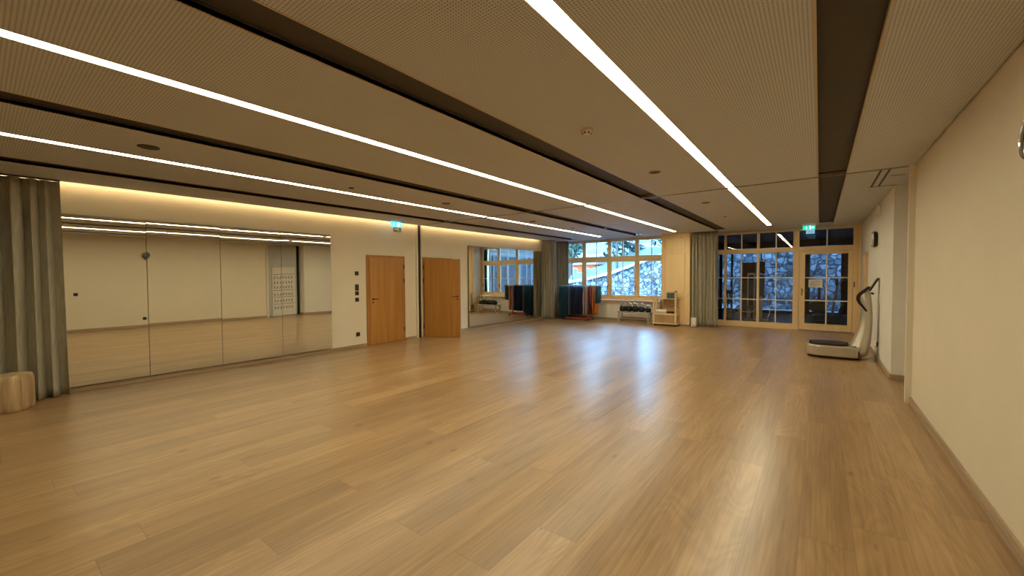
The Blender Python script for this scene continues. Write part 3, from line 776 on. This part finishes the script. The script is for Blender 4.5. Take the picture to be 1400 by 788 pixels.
obj('handlebar', w, 'rubber', t, smooth=True)
w = MB(); w.box(.70, .725, 9.60, 9.80, 1.24, 1.50, rot=Matrix.Rotation(math.radians(27), 4, 'Y'), piv=(.71, 9.7, 1.24)); obj('display', w, 'black', t, bevel=.01)
obj('knob', MB().cyl((.735, 9.70, 1.20), (.775, 9.70, 1.185), .018, 12), 'rubber', t)

# ------------------------------------------------------------------ mat rack with hanging mats
RY = 12.78
t = thing('mat_rack', 'low red wheeled rack with the exercise mats hung on its rail', 'rack', (-6.7, RY, 0))
w = MB()
for y in (12.56, 12.98): w.box(-7.16, -6.28, y-.02, y+.02, .055, .095)
for x in (-7.14, -6.30): w.box(x-.02, x+.02, 12.56, 12.98, .055, .095)
obj('base_frame', w, 'red_metal', t, bevel=.004)
for x in (-7.14, -6.30): obj('upright', MB().box(x-.018, x+.018, RY-.018, RY+.018, .09, 1.22), 'red_metal', t, bevel=.003)
obj('rail', MB().cyl((-7.42, RY-.12, 1.20), (-5.95, RY-.12, 1.20), .012).cyl((-7.42, RY+.12, 1.20), (-5.95, RY+.12, 1.20), .012).box(-7.16, -7.12, RY-.15, RY+.15, 1.19, 1.21).box(-6.32, -6.28, RY-.15, RY+.15, 1.19, 1.21), 'steel', t)
for x in (-7.14, -6.30):
    for y in (12.56, 12.98):
        wl = obj('caster', MB().cyl((x-.012, y, .028), (x+.012, y, .028), .028, 16), 'black', t)
M.update({'mat_teal': mat('teal_foam', (.009, .055, .075), .6), 'mat_navy': mat('navy_foam', (.008, .012, .045), .6), 'mat_grey': mat('blue_grey_foam', (.14, .19, .24), .6),
          'mat_beige': mat('dusty_pink_foam', (.46, .30, .22), .65), 'mat_maroon': mat('maroon_foam', (.07, .018, .012), .6), 'mat_orange': mat('orange_foam', (.62, .19, .02), .6), 'mat_green': mat('dark_green_foam', (.02, .09, .06), .6)})
mats = [(-7.40, .10, 'teal'), (-7.30, .09, 'teal'), (-7.20, .10, 'teal'), (-7.11, .09, 'teal'), (-7.02, .16, 'grey'), (-6.93, .21, 'navy'), (-6.84, .20, 'navy'), (-6.75, .22, 'navy'), (-6.66, .20, 'navy'), (-6.57, .21, 'navy'),
        (-6.47, .20, 'beige'), (-6.39, .21, 'beige'), (-6.30, .20, 'maroon'), (-6.20, .20, 'orange'), (-6.12, .23, 'orange'), (-6.05, .60, 'green'), (-5.97, .62, 'teal')]
desc = {'teal': 'dark teal', 'grey': 'blue grey', 'navy': 'navy', 'beige': 'dusty pink', 'maroon': 'dark maroon', 'orange': 'orange', 'green': 'dark green'}
lab = ['dark teal exercise mat at the far left end of the rack', 'dark teal exercise mat, second from the rack left end', 'dark teal exercise mat, third from the rack left end', 'dark teal exercise mat hanging left against the blue grey one',
       'blue grey exercise mat hanging between teal and navy mats', 'navy exercise mat hanging right against the blue grey one', 'navy exercise mat, second right of the blue grey one', 'navy exercise mat in the middle of the navy mats',
       'navy exercise mat, second left of the dusty pink ones', 'navy exercise mat hanging against the dusty pink ones', 'dusty pink exercise mat hanging against the navy ones', 'dusty pink exercise mat hanging against the maroon one',
       'dark maroon exercise mat hanging between pink and orange mats', 'orange exercise mat hanging against the maroon one', 'orange exercise mat partly covered by the green one', 'short dark green mat hanging over the orange ones', 'short dark teal mat at the right end of the rack']
for i, (x, zb, cn) in enumerate(mats):
    r_ = random.Random(i*5+1); ph = r_.uniform(0, 6.28)
    hw, yc = .25, RY
    if i >= 10: hw, yc = .25-.022*(i-9), RY+.022*(i-9)
    if i >= 15: hw, yc = .13, RY+.04
    mt = thing('exercise_mat', lab[i], 'exercise mat', (x, RY, 1.2), 'exercise mats hanging on the red rack')
    def f(u, v, x=x, ph=ph, hw=hw, zb=zb, yc=yc):
        y = yc+(u-.5)*2*hw; z = 1.185+(zb-1.185)*v
        dx = .022*math.sin(u*6+ph+v*2)*(.4+.6*v)+.012*math.sin(v*7+ph)
        if abs(u-.5) > .35 and v < .08: z -= .05*(abs(u-.5)-.35)
        return Vector((x+dx, y, z))
    obj('foam_sheet', MB().grid(16, 20, f), 'mat_'+cn, mt, smooth=True, solid=.018)
    for s in (-1, 1): obj('hanging_loop', MB().tube([(x, RY+.12*s-.004, 1.16), (x, RY+.12*s, 1.205), (x, RY+.12*s+.004, 1.16)], .005, 6, smooth=2), 'steel', mt)

# ------------------------------------------------------------------ bench with kettlebells
BY = 13.02
t = thing('bench', 'low grey steel bench under the window carrying kettlebells', 'bench', (-4.81, BY, 0))
obj('seat_plate', MB().box(-5.36, -4.27, BY-.17, BY+.17, .325, .355), 'steel', t, bevel=.006)
for x in (-5.31, -4.33):
    for y in (BY-.14, BY+.14): obj('leg', MB().box(x-.025, x+.025, y-.02, y+.02, 0, .325), 'steel', t, bevel=.003)
obj('stretcher', MB().box(-5.29, -4.35, BY+.125, BY+.155, .12, .15), 'red_metal', t)
def kettle(x, y, label, s=1.):
    t = thing('kettlebell', label, 'kettlebell', (x, y, .356), 'kettlebells on the grey bench')
    w = MB(); w.lathe((x, y, .356), [(.05*s, 0), (.078*s, .018*s), (.092*s, .06*s), (.09*s, .10*s), (.066*s, .142*s), (.03*s, .158*s)], 24); obj('bell', w, 'black', t, smooth=True)
    z = .356
    w = MB(); w.tube([(x-.055*s, y, z+.125*s), (x-.068*s, y, z+.18*s), (x-.05*s, y, z+.225*s), (x, y, z+.235*s), (x+.05*s, y, z+.225*s), (x+.068*s, y, z+.18*s), (x+.055*s, y, z+.125*s)], .014*s, 10); obj('handle', w, 'chrome', t, smooth=True)
    return t
kx = [-5.20, -5.00, -4.79, -4.58, -4.37]
kl = ['kettlebell at the left end of the grey bench', 'kettlebell second from the left on the grey bench', 'middle kettlebell of the five on the grey bench', 'kettlebell second from the right on the grey bench', 'smaller kettlebell at the right end of the bench by the wooden trolley']
for i in range(5): kettle(kx[i], BY-.04, 'black steel handled '+kl[i], 1.22 if i < 4 else 1.0)

# ------------------------------------------------------------------ wooden trolley
cx0, cx1, cy0, cy1 = -4.10, -3.40, 12.60, 12.93
t = thing('trolley', 'pale wooden trolley with a crate base in front of the honey pier', 'trolley', ((cx0+cx1)/2, 12.77, 0))
for x, y in ((cx0, cy0), (cx1-.055, cy0), (cx0, cy1-.055), (cx1-.055, cy1-.055)):
    obj('post', MB().box(x, x+.055, y, y+.055, .05, .835), 'cart', t, bevel=.005)
w = MB(); w.box(cx0-.01, cx1+.01, cy0-.015, cy1+.01, .055, .095); w.box(cx0, cx1, cy0-.01, cy0+.02, .335, .39); w.box(cx0, cx1, cy1-.02, cy1, .335, .39); w.box(cx1-.02, cx1+.006, cy0, cy1, .335, .39); w.box(cx0, cx0+.02, cy0, cy1, .335, .39)
obj('frame', w, 'cart', t, bevel=.004)
w = MB()
for k in range(9): w.box(cx0+.06+k*.0655, cx0+.118+k*.0655, cy0+.012, cy0+.024, .095, .335)
for k in range(4): w.box(cx1-.024, cx1-.012, cy0+.06+k*.055, cy0+.108+k*.055, .095, .335)
w.box(cx0+.02, cx1-.02, cy1-.03, cy1-.018, .095, .335)
obj('crate_slats', w, 'cart_dark', t, bevel=.002)
obj('middle_shelf', MB().box(cx0+.01, cx1-.01, cy0+.01, cy1-.01, .365, .385), 'cart', t)
obj('top_shelf', MB().box(-3.93, cx1, cy0, cy1, .815, .84), 'cart', t, bevel=.003)
obj('side_rail', MB().box(cx0, cx1, cy1-.03, cy1-.005, .565, .61).box(cx1-.03, cx1-.005, cy0, cy1, .565, .61), 'cart', t, bevel=.003)
for x, y in ((cx0+.05, cy0+.04), (cx1-.05, cy0+.04), (cx0+.05, cy1-.04), (cx1-.05, cy1-.04)):
    obj('caster', MB().cyl((x-.01, y, .026), (x+.01, y, .026), .026, 14), 'black', t)
w = MB(); w.prism(rr(-3.80, -3.46, 12.66, 12.89, .03), .386, .40, 'xy')
t = thing('wicker_basket', 'brown wicker basket standing high inside the pale trolley', 'basket', (-3.62, 12.77, .386))
w = MB(); w.box(-3.80, -3.46, 12.70, 12.72, .62, .80); w.box(-3.80, -3.46, 12.87, 12.89, .62, .80); w.box(-3.80, -3.785, 12.70, 12.89, .62, .80); w.box(-3.475, -3.46, 12.70, 12.89, .62, .80); w.box(-3.80, -3.46, 12.70, 12.89, .612, .625)
obj('weave', w, 'wicker', t, bevel=.005)
obj('rim', MB().tube([(-3.80, 12.70, .80), (-3.46, 12.70, .80), (-3.46, 12.89, .80), (-3.80, 12.89, .80)], .008, 8, closed=True, smooth=0), 'wicker', t)
obj('stand', MB().box(-3.79, -3.77, 12.86, 12.88, .386, .615).box(-3.49, -3.47, 12.86, 12.88, .386, .615).box(-3.79, -3.77, 12.71, 12.73, .60, .615), 'cart', t)
t = thing('towel', 'rolled white towel lying on the middle shelf of the trolley', 'towel', (-3.87, 12.72, .386))
def tw(u, v):
    a = 2*PI*u; r = .055*(1+.06*math.sin(9*v+2*a))
    return Vector((-4.02+.30*v, 12.71+r*math.cos(a)*1.2, .441+r*math.sin(a)*.95))
w = MB(); w.grid(24, 12, tw); bmesh.ops.remove_doubles(w.bm, verts=w.bm.verts, dist=.0004); bmesh.ops.holes_fill(w.bm, edges=[e for e in w.bm.edges if e.is_boundary])
obj('roll', w, 'white', t, smooth=True)
sp_ = [(-4.02+.002+.0, 12.71+(.008+.0022*k)*math.cos(k*.7), .441+(.008+.0022*k)*math.sin(k*.7)) for k in range(18)]
sp_ = [(.300-4.02+.004, b_, c_) for a_, b_, c_ in sp_]
obj('spiral_edge', MB().tube(sp_, .003, 6, smooth=1), 'plaster_white', t)
t = thing('shade_gap_filler', 'dark layers added for the shaded gap beside the white towel on the middle shelf', 'filler', (-3.58, 12.75, .386))  # dark layers put in where the shelf only has a shaded gap
w = MB()
for k in range(3): w.box(-3.70+.004*k, -3.47-.003*k, 12.625, 12.695, .387+.02*k, .405+.02*k)
obj('dark_layers', w, 'rubber', t, bevel=.007)
tag(obj('storage_box', MB().box(-3.70, -3.52, 12.68, 12.84, .841, 1.02), 'blue_pad', bevel=.006, org=(-3.6, 12.76, .841)), 'dark blue box standing on top of the pale trolley', 'box')
bx = bpy.data.objects['storage_box']
w = MB(); w.box(-3.705, -3.495, 12.665, 12.855, 1.0, 1.03); obj('lid', w, 'steel', bx, bevel=.004)
t = thing('spray_bottle', 'yellowish bottle with dark cap on top of the pale trolley', 'bottle', (-3.40, 12.70, .841))
bxx = -3.432
w = MB(); w.lathe((bxx, 12.70, .841), [(.028, 0), (.032, .01), (.032, .12), (.026, .15), (.013, .175), (.013, .19)], 20)
M['bottle'] = mat('yellowish_plastic', (.72, .62, .28), .3)
obj('bottle_body', w, 'bottle', t, smooth=True); w = MB(); w.lathe((bxx, 12.70, 1.03), [(.016, 0), (.016, .03), (.010, .045)], 16); w.box(bxx-.03, bxx+.005, 12.693, 12.707, 1.05, 1.065); obj('cap', w, 'dark_metal', t)
t = thing('spray_bottle', 'small reddish capped bottle at the left of the trolley middle shelf', 'bottle', (-3.98, 12.84, .386))
for k, (xb, hb_) in enumerate(((-3.93, .36),)):
    w = MB(); w.lathe((xb, 12.85, .386), [(.04, 0), (.045, .012), (.045, hb_*.6), (.03, hb_*.8), (.014, hb_*.9)], 18); obj('bottle_body', w, 'mat_beige', t, smooth=True)
    w = MB(); w.lathe((xb, 12.85, .386+hb_*.9), [(.018, 0), (.018, .03), (.012, .05)], 14); obj('cap', w, 'maroon', t)

# small white box by the long curtain
t = thing('air_purifier', 'small white box on the floor in front of the long curtain', 'box', (-2.95, 12.84, 0))
obj('housing', MB().box(-3.03, -2.89, 12.78, 12.90, .012, .275), 'plaster_white', t, bevel=.012)
obj('slot', MB().box(-2.99, -2.93, 12.778, 12.781, .045, .065), 'dark_metal', t)
obj('lid', MB().box(-3.035, -2.885, 12.775, 12.905, .262, .28), 'plaster_white', t, bevel=.004)
for x in (-3.01, -2.91): obj('foot', MB().cyl((x, 12.80, 0), (x, 12.80, .014), .01, 10).cyl((x, 12.885, 0), (x, 12.885, .014), .01, 10), 'black', t)

# ------------------------------------------------------------------ exercise chart in the niche
PX = 1.185
t = thing('exercise_chart', 'tall white exercise chart board in the right wall niche, seen in the mirror', 'poster board', (PX, 7.47, 0))
pa, pb, pz = 6.98, 7.86, 1.93
obj('board', MB().box(PX-.008, PX+.012, pa, pb, .012, pz), 'white', t, bevel=.002)
w = MB()
for fz in (.14, .47, .61, .75): w.box(PX-.010, PX-.008, pa+.04, pb-.06, pz*(1-fz)-.008, pz*(1-fz)+.008)
obj('divider_lines', w, 'ink', t)
w = MB()
for ri, fz in enumerate((.21, .315, .41, .56, .69, .83)):
    for k in range(7):
        r_ = random.Random(ri*9+k); y = pa+.09+k*.108; z = pz*(1-fz)
        def B(y0, z0, y1, z1, r=.008): w.cyl((PX-.0085, y+y0, z+z0), (PX-.0085, y+y1, z+z1), r, 5)
        a = r_.uniform(-.02, .02)
        w.cyl((PX-.0085, y+a, z+.05), (PX-.0085, y+a, z+.066), .010, 6)
        B(a, .045, -a*.5, -.002, .012); B(-a*.5, 0, -.025-a, -.045); B(-a*.5, 0, .025-a, -.045); B(a, .035, r_.uniform(-.04, -.02), r_.uniform(0, .05), .006); B(a, .035, r_.uniform(.02, .04), r_.uniform(0, .05), .006)
obj('printed_figures', w, 'ink', t)
for y in (7.1, 7.74): obj('foot', MB().box(PX-.03, PX+.014, y-.02, y+.02, 0, .012), 'dark_metal', t)

# ------------------------------------------------------------------ gym beyond the glazed wall
GB = 19.2
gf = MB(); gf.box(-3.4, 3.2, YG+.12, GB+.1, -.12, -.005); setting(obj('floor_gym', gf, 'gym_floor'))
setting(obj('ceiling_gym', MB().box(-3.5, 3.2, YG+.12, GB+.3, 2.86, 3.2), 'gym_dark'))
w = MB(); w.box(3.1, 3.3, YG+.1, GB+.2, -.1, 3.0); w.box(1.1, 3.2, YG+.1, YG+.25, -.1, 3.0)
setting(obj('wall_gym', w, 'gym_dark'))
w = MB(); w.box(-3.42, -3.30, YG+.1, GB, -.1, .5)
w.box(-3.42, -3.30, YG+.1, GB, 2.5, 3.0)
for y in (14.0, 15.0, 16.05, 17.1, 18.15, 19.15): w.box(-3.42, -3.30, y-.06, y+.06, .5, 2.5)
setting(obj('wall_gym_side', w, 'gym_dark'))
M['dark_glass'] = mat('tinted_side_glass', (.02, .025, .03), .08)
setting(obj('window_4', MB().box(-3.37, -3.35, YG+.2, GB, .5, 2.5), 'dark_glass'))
bk = sempty('window_3', (0, GB, 0), 'glazed rear wall of the gym')
w = MB(); w.box(-3.4, 3.2, GB, GB+.08, 0, .12); w.box(-3.4, 3.2, GB, GB+.08, 2.62, 2.9)
for x in (-2.95, 1.9): w.box(x-.035, x+.035, GB, GB+.08, .1, 2.65)
w.box(.62, 1.0, GB, GB+.08, .1, 2.65)
w.box(-.50, -.30, GB, GB+.08, .1, 2.65)
obj('frame', w, 'gym_dark', bk)
obj('pane', MB().box(-3.35, 3.1, GB+.035, GB+.043, .12, 2.62), 'tint', bk)

# gym machines
t = thing('cable_machine', 'white framed cable machine with blue weight shroud behind the glazed wall', 'exercise machine', (-1.95, 16.2, 0))
for x in (-1.99, -1.80): obj('upright', MB().box(x-.018, x+.018, 16.2, 16.24, 0, 1.56), 'white_metal', t)
obj('top_bar', MB().box(-2.0, -1.78, 16.19, 16.25, 1.54, 1.60), 'white_metal', t)
obj('weight_shroud', MB().box(-1.97, -1.82, 16.21, 16.23, .72, 1.53), 'blue_pad', t)
w = MB(); w.tube([(-2.20, 15.9, .44), (-2.24, 15.9, .34), (-2.10, 15.85, .29), (-1.85, 15.85, .28), (-1.72, 15.9, .34)], .02, 8); obj('arm', w, 'white_metal', t, smooth=True)
obj('seat', MB().box(-2.12, -1.78, 15.85, 16.15, .40, .47), 'blue_pad', t, bevel=.02)
obj('pedestal', MB().cyl((-1.93, 16.0, 0), (-1.93, 16.0, .40), .06, 14).cyl((-1.93, 16.0, 0), (-1.93, 16.0, .02), .16, 20), 'steel', t)
t = thing('backrest_machine', 'dark blue upright pad machine with a curved silver lever behind the glazed wall', 'exercise machine', (-1.5, 16.2, 0))
obj('pad', MB().box(-1.68, -1.50, 16.25, 16.33, .75, 1.55), 'blue_pad', t, bevel=.02)
obj('lever', MB().tube([(-1.36, 16.0, .95), (-1.36, 16.0, .6), (-1.31, 15.95, .35), (-1.34, 15.9, .16), (-1.42, 15.9, .12)], .018, 8), 'chrome', t, smooth=True)
obj('frame', MB().box(-1.64, -1.56, 16.25, 16.3, 0, .8).box(-1.75, -1.35, 15.9, 16.0, 0, .06).box(-1.62, -1.56, 15.9, 16.3, 0, .06), 'steel', t)
t = thing('locker', 'brown wooden cabinet with slatted front standing in the gym', 'cabinet', (-2.2, 18.3, 0))
obj('body', MB().box(-2.44, -1.98, 18.1, 18.5, 0, 2.02), 'gym_cab', t, bevel=.005)
w = MB()
for k in range(5): w.box(-2.43, -1.99, 18.09, 18.1, .12+k*.38, .46+k*.38)
obj('front_boards', w, 'gym_cab', t, bevel=.004)
t = thing('hanging_screen', 'black wall screen hanging in the gym behind the glazed wall', 'screen', (-1.6, 17, 1.8))
obj('screen', MB().box(-1.80, -1.56, 17.0, 17.06, 1.58, 2.02), 'black', t, bevel=.01)
obj('mount', MB().cyl((-1.68, 17.05, 2.02), (-1.68, 17.05, 2.86), .02, 10), 'dark_metal', t)
t = thing('potted_plant', 'bushy green plant in a grey pot behind the glazed wall', 'plant', (-2.62, 16.3, 0))
w = MB(); w.lathe((-2.62, 16.3, 0), [(.12, 0), (.16, .35), (.15, .36)], 20); obj('pot', w, 'steel', t)
w = MB(); rl = random.Random(4)
for k in range(110):
    a, e_ = rl.uniform(0, 6.28), rl.uniform(-.2, 1.3); c_ = Vector((-2.62, 16.3, .62+rl.uniform(-.2, .3)))
    d_ = Vector((math.cos(a)*math.cos(e_), math.sin(a)*math.cos(e_), math.sin(e_))); s_ = d_.orthogonal().normalized()*.025; L_ = rl.uniform(.12, .24)
    v = [w.bm.verts.new(p) for p in (c_+d_*.05, c_+d_*L_*.6+s_, c_+d_*L_, c_+d_*L_*.6-s_)]; w.bm.faces.new(v)
w.cyl((-2.62, 16.3, .3), (-2.62, 16.3, .7), .02, 8)
obj('foliage', w, 'leaf', t)
t = thing('dumbbell_rack', 'low dark dumbbell rack at the left behind the glazed wall', 'rack', (-2.95, 16.0, 0))
obj('shelf', MB().box(-3.2, -2.78, 15.8, 16.1, .30, .34).box(-3.2, -2.78, 15.8, 16.1, .60, .64), 'black', t)
for x in (-3.18, -2.80): obj('side_frame', MB().box(x-.02, x+.02, 15.78, 16.12, 0, .70), 'black', t)
for k in range(3):
    for zz in (.38, .68):
        x = -3.10+k*.13
        db = thing('dumbbell', 'round dumbbell on the low rack in the gym', 'dumbbell', (x, 15.95, zz), 'dumbbells on the gym rack')
        obj('head', MB().cyl((x, 15.82, zz), (x, 15.88, zz), .04, 12).cyl((x, 16.02, zz), (x, 16.08, zz), .04, 12), 'steel', db); obj('grip', MB().cyl((x, 15.88, zz), (x, 16.02, zz), .014, 8), 'chrome', db)
t = thing('treadmill', 'treadmill with slanting silver rails behind the glazed gym door', 'treadmill', (.25, 16.5, 0))
obj('deck', MB().box(-.16, .74, 16.2, 16.9, .06, .24), 'blue_pad', t, bevel=.03)
obj('belt', MB().box(-.10, .60, 16.28, 16.82, .24, .25), 'black', t)
for y in (16.22, 16.86):
    obj('upright', MB().tube([(.33, y, .25), (.38, y, .70), (.46, y, 1.20)], .025, 8), 'steel', t, smooth=True)
    obj('handrail', MB().tube([(.62, y, .70), (.50, y, .30)], .022, 8, smooth=0), 'chrome', t)
obj('console', MB().box(.40, .46, 16.2, 16.9, 1.18, 1.40), 'black', t, bevel=.015)
t = thing('stepper', 'dark stepper machine standing deep in the gym behind the door', 'exercise machine', (.0, 17.9, 0))
obj('frame', MB().box(-.2, .2, 17.7, 18.1, .0, .12).box(-.05, .03, 17.85, 17.95, .1, 1.3), 'dark_metal', t, bevel=.01)
obj('wheel_cover', MB().cyl((-.02, 17.82, .42), (-.02, 17.98, .42), .26, 24), 'blue_pad', t)
obj('handlebar', MB().tube([(-.25, 17.8, 1.15), (-.1, 17.8, 1.3), (.1, 17.8, 1.3), (.25, 17.8, 1.15)], .02, 8), 'steel', t)

# ------------------------------------------------------------------ outside
RYW = 21.3
def topz(x):
    pts = [(-22, .6), (-12, 1.1), (-10.7, 1.27), (-10.2, 1.42), (-9.26, 1.58), (-8.0, 2.03), (-7.05, 2.33), (-5, 2.95), (-3.5, 3.3), (4.5, 4.3)]
    for (a, za), (b_, zb) in zip(pts, pts[1:]):
        if a <= x <= b_: return za+(zb-za)*(x-a)/(b_-a)
    return pts[0][1] if x < -22 else pts[-1][1]
def rk(u, v):
    x = -22+26.5*u; z = -.1+(topz(x)+.1)*v
    n_ = noise.noise(Vector((x*3.2, z*3.2, 1)))*.10+noise.noise(Vector((x*1.1, z*1.1, 5)))*.12
    return Vector((x, RYW+n_-.12*v*0, z))
w = MB(); w.grid(260, 40, rk); setting(obj('wall_garden', w, 'rock', smooth=True), 'rubble stone retaining wall outside')
w = MB()
for k in range(26):
    xa = -22+26.5*k/26; xb = -22+26.5*(k+1)/26
    w.prism([(xa, topz(xa)-.01), (xb, topz(xb)-.01), (xb, topz(xb)+.14), (xa, topz(xa)+.14)], RYW-.22, RYW+.5)
setting(obj('wall_garden_coping', w, 'coping'), 'pale coping on the garden wall')
w = MB(); w.grid(60, 30, lambda u, v: Vector((-34+31*u if True else 0, YG+.2+(RYW+.3-YG)*v, -.15+(.35*v*v)+.05*noise.noise(Vector((u*20, v*8, 0))))))
w.box(-3.4, 4.5, GB+.1, RYW+.3, -.3, .02)
setting(obj('ground_garden', w, 'snow', smooth=False), 'pale ground between the building and the garden wall')
w = MB()
def hill(u, v):
    x = -70+90*u; y = RYW+.3+42*v
    k = max(0., min(1, (x+16)/5)); k = k*k*(3-2*k)
    z = max(topz(max(-22, min(4.5, x))), .6)-.15 + k*.27*(y-RYW) + (1-k)*(.01*(y-RYW)+max(0, y-37)*.55) + .4*noise.noise(Vector((x*.3, y*.3, 2)))  # slope raised behind the house to cover the bright sky
    return Vector((x, y, z))
w.grid(110, 60, hill); setting(obj('ground_hillside', w, 'slope'), 'pale slope rising behind the garden wall')
# railing
t = thing('railing', 'dark metal railing on the terrace outside the window', 'railing', (-6.5, 16, 0))
w = MB()
for z in (1.05, .97, .89): w.cyl((-9.5, 16, z), (-3.6, 16, z), .014, 8)
obj('rail', w, 'dark_metal', t)
for x in (-9.4, -7.95, -6.5, -5.05, -3.65): obj('post', MB().box(x-.015, x+.015, 15.985, 16.015, -.15, 1.07), 'dark_metal', t)

# trees
def tree(x, y, zb, h, r, seed, label, m='leaf', n=900, conif=False):
    rl = random.Random(seed)
    t = thing('tree', label, 'tree', (x, y, zb), 'trees on the slope behind the garden wall')
    w = MB(); w.cyl((x, y, zb-.4), (x, y, zb+h*.85), .05*h**.5, 8, .015)
    for k in range(14):
        a = rl.uniform(0, 6.28); z = zb+h*rl.uniform(.2, .8); L_ = r*rl.uniform(.5, .95)*(1-(z-zb)/h*.6)
        w.tube([(x, y, z), (x+L_*.5*math.cos(a), y+L_*.5*math.sin(a), z+L_*.25), (x+L_*math.cos(a), y+L_*math.sin(a), z+L_*(.1 if conif else .5))], [.03, .02, .01], 5, smooth=1)
    obj('trunk', w, 'bark', t)
    w = MB()
    for k in range(n):
        if conif:
            v = rl.random()**.8; zz = zb+h*(.08+.92*v); R0 = r*(1-v)*(.35+.65*rl.random())
        else:
            v = rl.random(); zz = zb+h*(.3+.7*v); R0 = r*math.sqrt(max(0, 1-(2*v-1)**2))*rl.random()**.5
        a = rl.uniform(0, 6.28); c_ = Vector((x+R0*math.cos(a), y+R0*math.sin(a), zz-(R0*.25 if conif else 0)))
        d_ = Vector((rl.uniform(-1, 1), rl.uniform(-1, 1), rl.uniform(-.7, .5))).normalized(); s_ = d_.orthogonal().normalized()
        L_ = rl.uniform(.14, .34)
        vv = [w.bm.verts.new(p) for p in (c_-d_*L_, c_+s_*L_*.35, c_+d_*L_, c_-s_*L_*.35)]; w.bm.faces.new(vv)
    obj('foliage', w, m, t)
TR = [(-14.9, 27.0, 1.3, 5.2, 1.4, 'bare looking bushy tree beside the orange house', 'leaf', 300, False), (-13.4, 24.0, 1.6, 5.0, 1.6, 'loose leafy tree left of the sloping coping', 'leaf', 420, False),
      (-11.3, 28.2, 2.6, 6.5, 1.6, 'tall conifer behind the middle of the coping', 'leaf_dark', 700, True), (-10.1, 24.2, 2.4, 4.6, 1.4, 'leafy tree behind the third window bay', 'leaf', 420, False),
      (-7.9, 28.4, 3.4, 6.6, 1.6, 'tall conifer behind the right window bay', 'leaf_dark', 700, True), (-6.9, 24.2, 3.0, 4.4, 1.3, 'leafy tree at the right end of the window view', 'leaf', 420, False),
      (-4.3, 26.8, 3.9, 5.5, 1.8, 'conifer on the slope behind the gym roof', 'leaf_dark', 500, True), (-19.6, 29.5, 1.3, 6.0, 1.7, 'leafy tree left of the orange house', 'leaf', 400, False)]
for i, (x, y, zb, h, r, lb, m_, n_, cf) in enumerate(TR): tree(x, y, zb, h, r, i+20, lb, m_, int(n_*2.2), cf)

# orange house
t = thing('house', 'orange house with a grey roof seen through the left window bay', 'house', (-17, 33, 1))
obj('wall', MB().box(-19.5, -15.3, 32, 36, .5, 2.55), 'orange', t)
w = MB(); w.prism([(31.6, 2.5), (36.4, 2.5), (34, 3.5)], -19.8, -15.0, 'yz'); obj('roof', w, 'roof', t)
for x in (-18.6, -17.2, -16.1):
    fr = obj('window', MB().box(x-.22, x+.22, 31.96, 32.0, 1.5, 2.2), 'muntin', t); obj('pane', MB().box(x-.18, x+.18, 31.95, 31.965, 1.54, 2.16), 'dark_glass', fr)

# ------------------------------------------------------------------ world, camera, view
wd = bpy.data.worlds.new('overcast_blue_sky'); sc.world = wd; wd.use_nodes = True
nt = wd.node_tree; bg = nt.nodes['Background']
tc = N(nt, 'ShaderNodeTexCoord'); sp = N(nt, 'ShaderNodeSeparateXYZ'); nt.links.new(tc.outputs['Generated'], sp.inputs[0])
rp = N(nt, 'ShaderNodeValToRGB'); nt.links.new(sp.outputs[2], rp.inputs[0])
rp.color_ramp.elements[0].position = 0; rp.color_ramp.elements[0].color = (.24, .62, 1.0, 1)
rp.color_ramp.elements[1].position = .8; rp.color_ramp.elements[1].color = (.22, .48, 1.0, 1)
nt.links.new(rp.outputs[0], bg.inputs[0]); bg.inputs[1].default_value = 33.

cam = bpy.data.cameras.new('camera'); co = bpy.data.objects.new('camera', cam); C.objects.link(co)
yaw, pitch, roll, fpx = 0.6480666, -0.02906470, -0.00560571, 555.738
f_ = Vector((-math.sin(yaw)*math.cos(pitch), math.cos(yaw)*math.cos(pitch), math.sin(pitch)))
rt = Vector((math.cos(yaw), math.sin(yaw), 0)); up = rt.cross(f_)
r2 = math.cos(roll)*rt+math.sin(roll)*up; u2 = -math.sin(roll)*rt+math.cos(roll)*up
mw = Matrix((( r2.x, u2.x, -f_.x, 0), (r2.y, u2.y, -f_.y, 0), (r2.z, u2.z, -f_.z, 1.54), (0, 0, 0, 1)))
co.matrix_world = mw
cam.sensor_fit = 'HORIZONTAL'; cam.sensor_width = 36.; cam.lens = fpx/1400*36.; cam.clip_start = .02; cam.clip_end = 300
sc.camera = co
sc.view_settings.view_transform = 'Standard'; sc.view_settings.look = 'None'; sc.view_settings.gamma = 1; sc.view_settings.use_curve_mapping = False
sc.view_settings.exposure = 0.
sc.cycles.use_denoising = True
sc.cycles.max_bounces = 10; sc.cycles.diffuse_bounces = 6; sc.cycles.glossy_bounces = 5; sc.cycles.transparent_max_bounces = 16
sc.cycles.sample_clamp_indirect = 6.
sc.cycles.caustics_reflective = False; sc.cycles.caustics_refractive = False
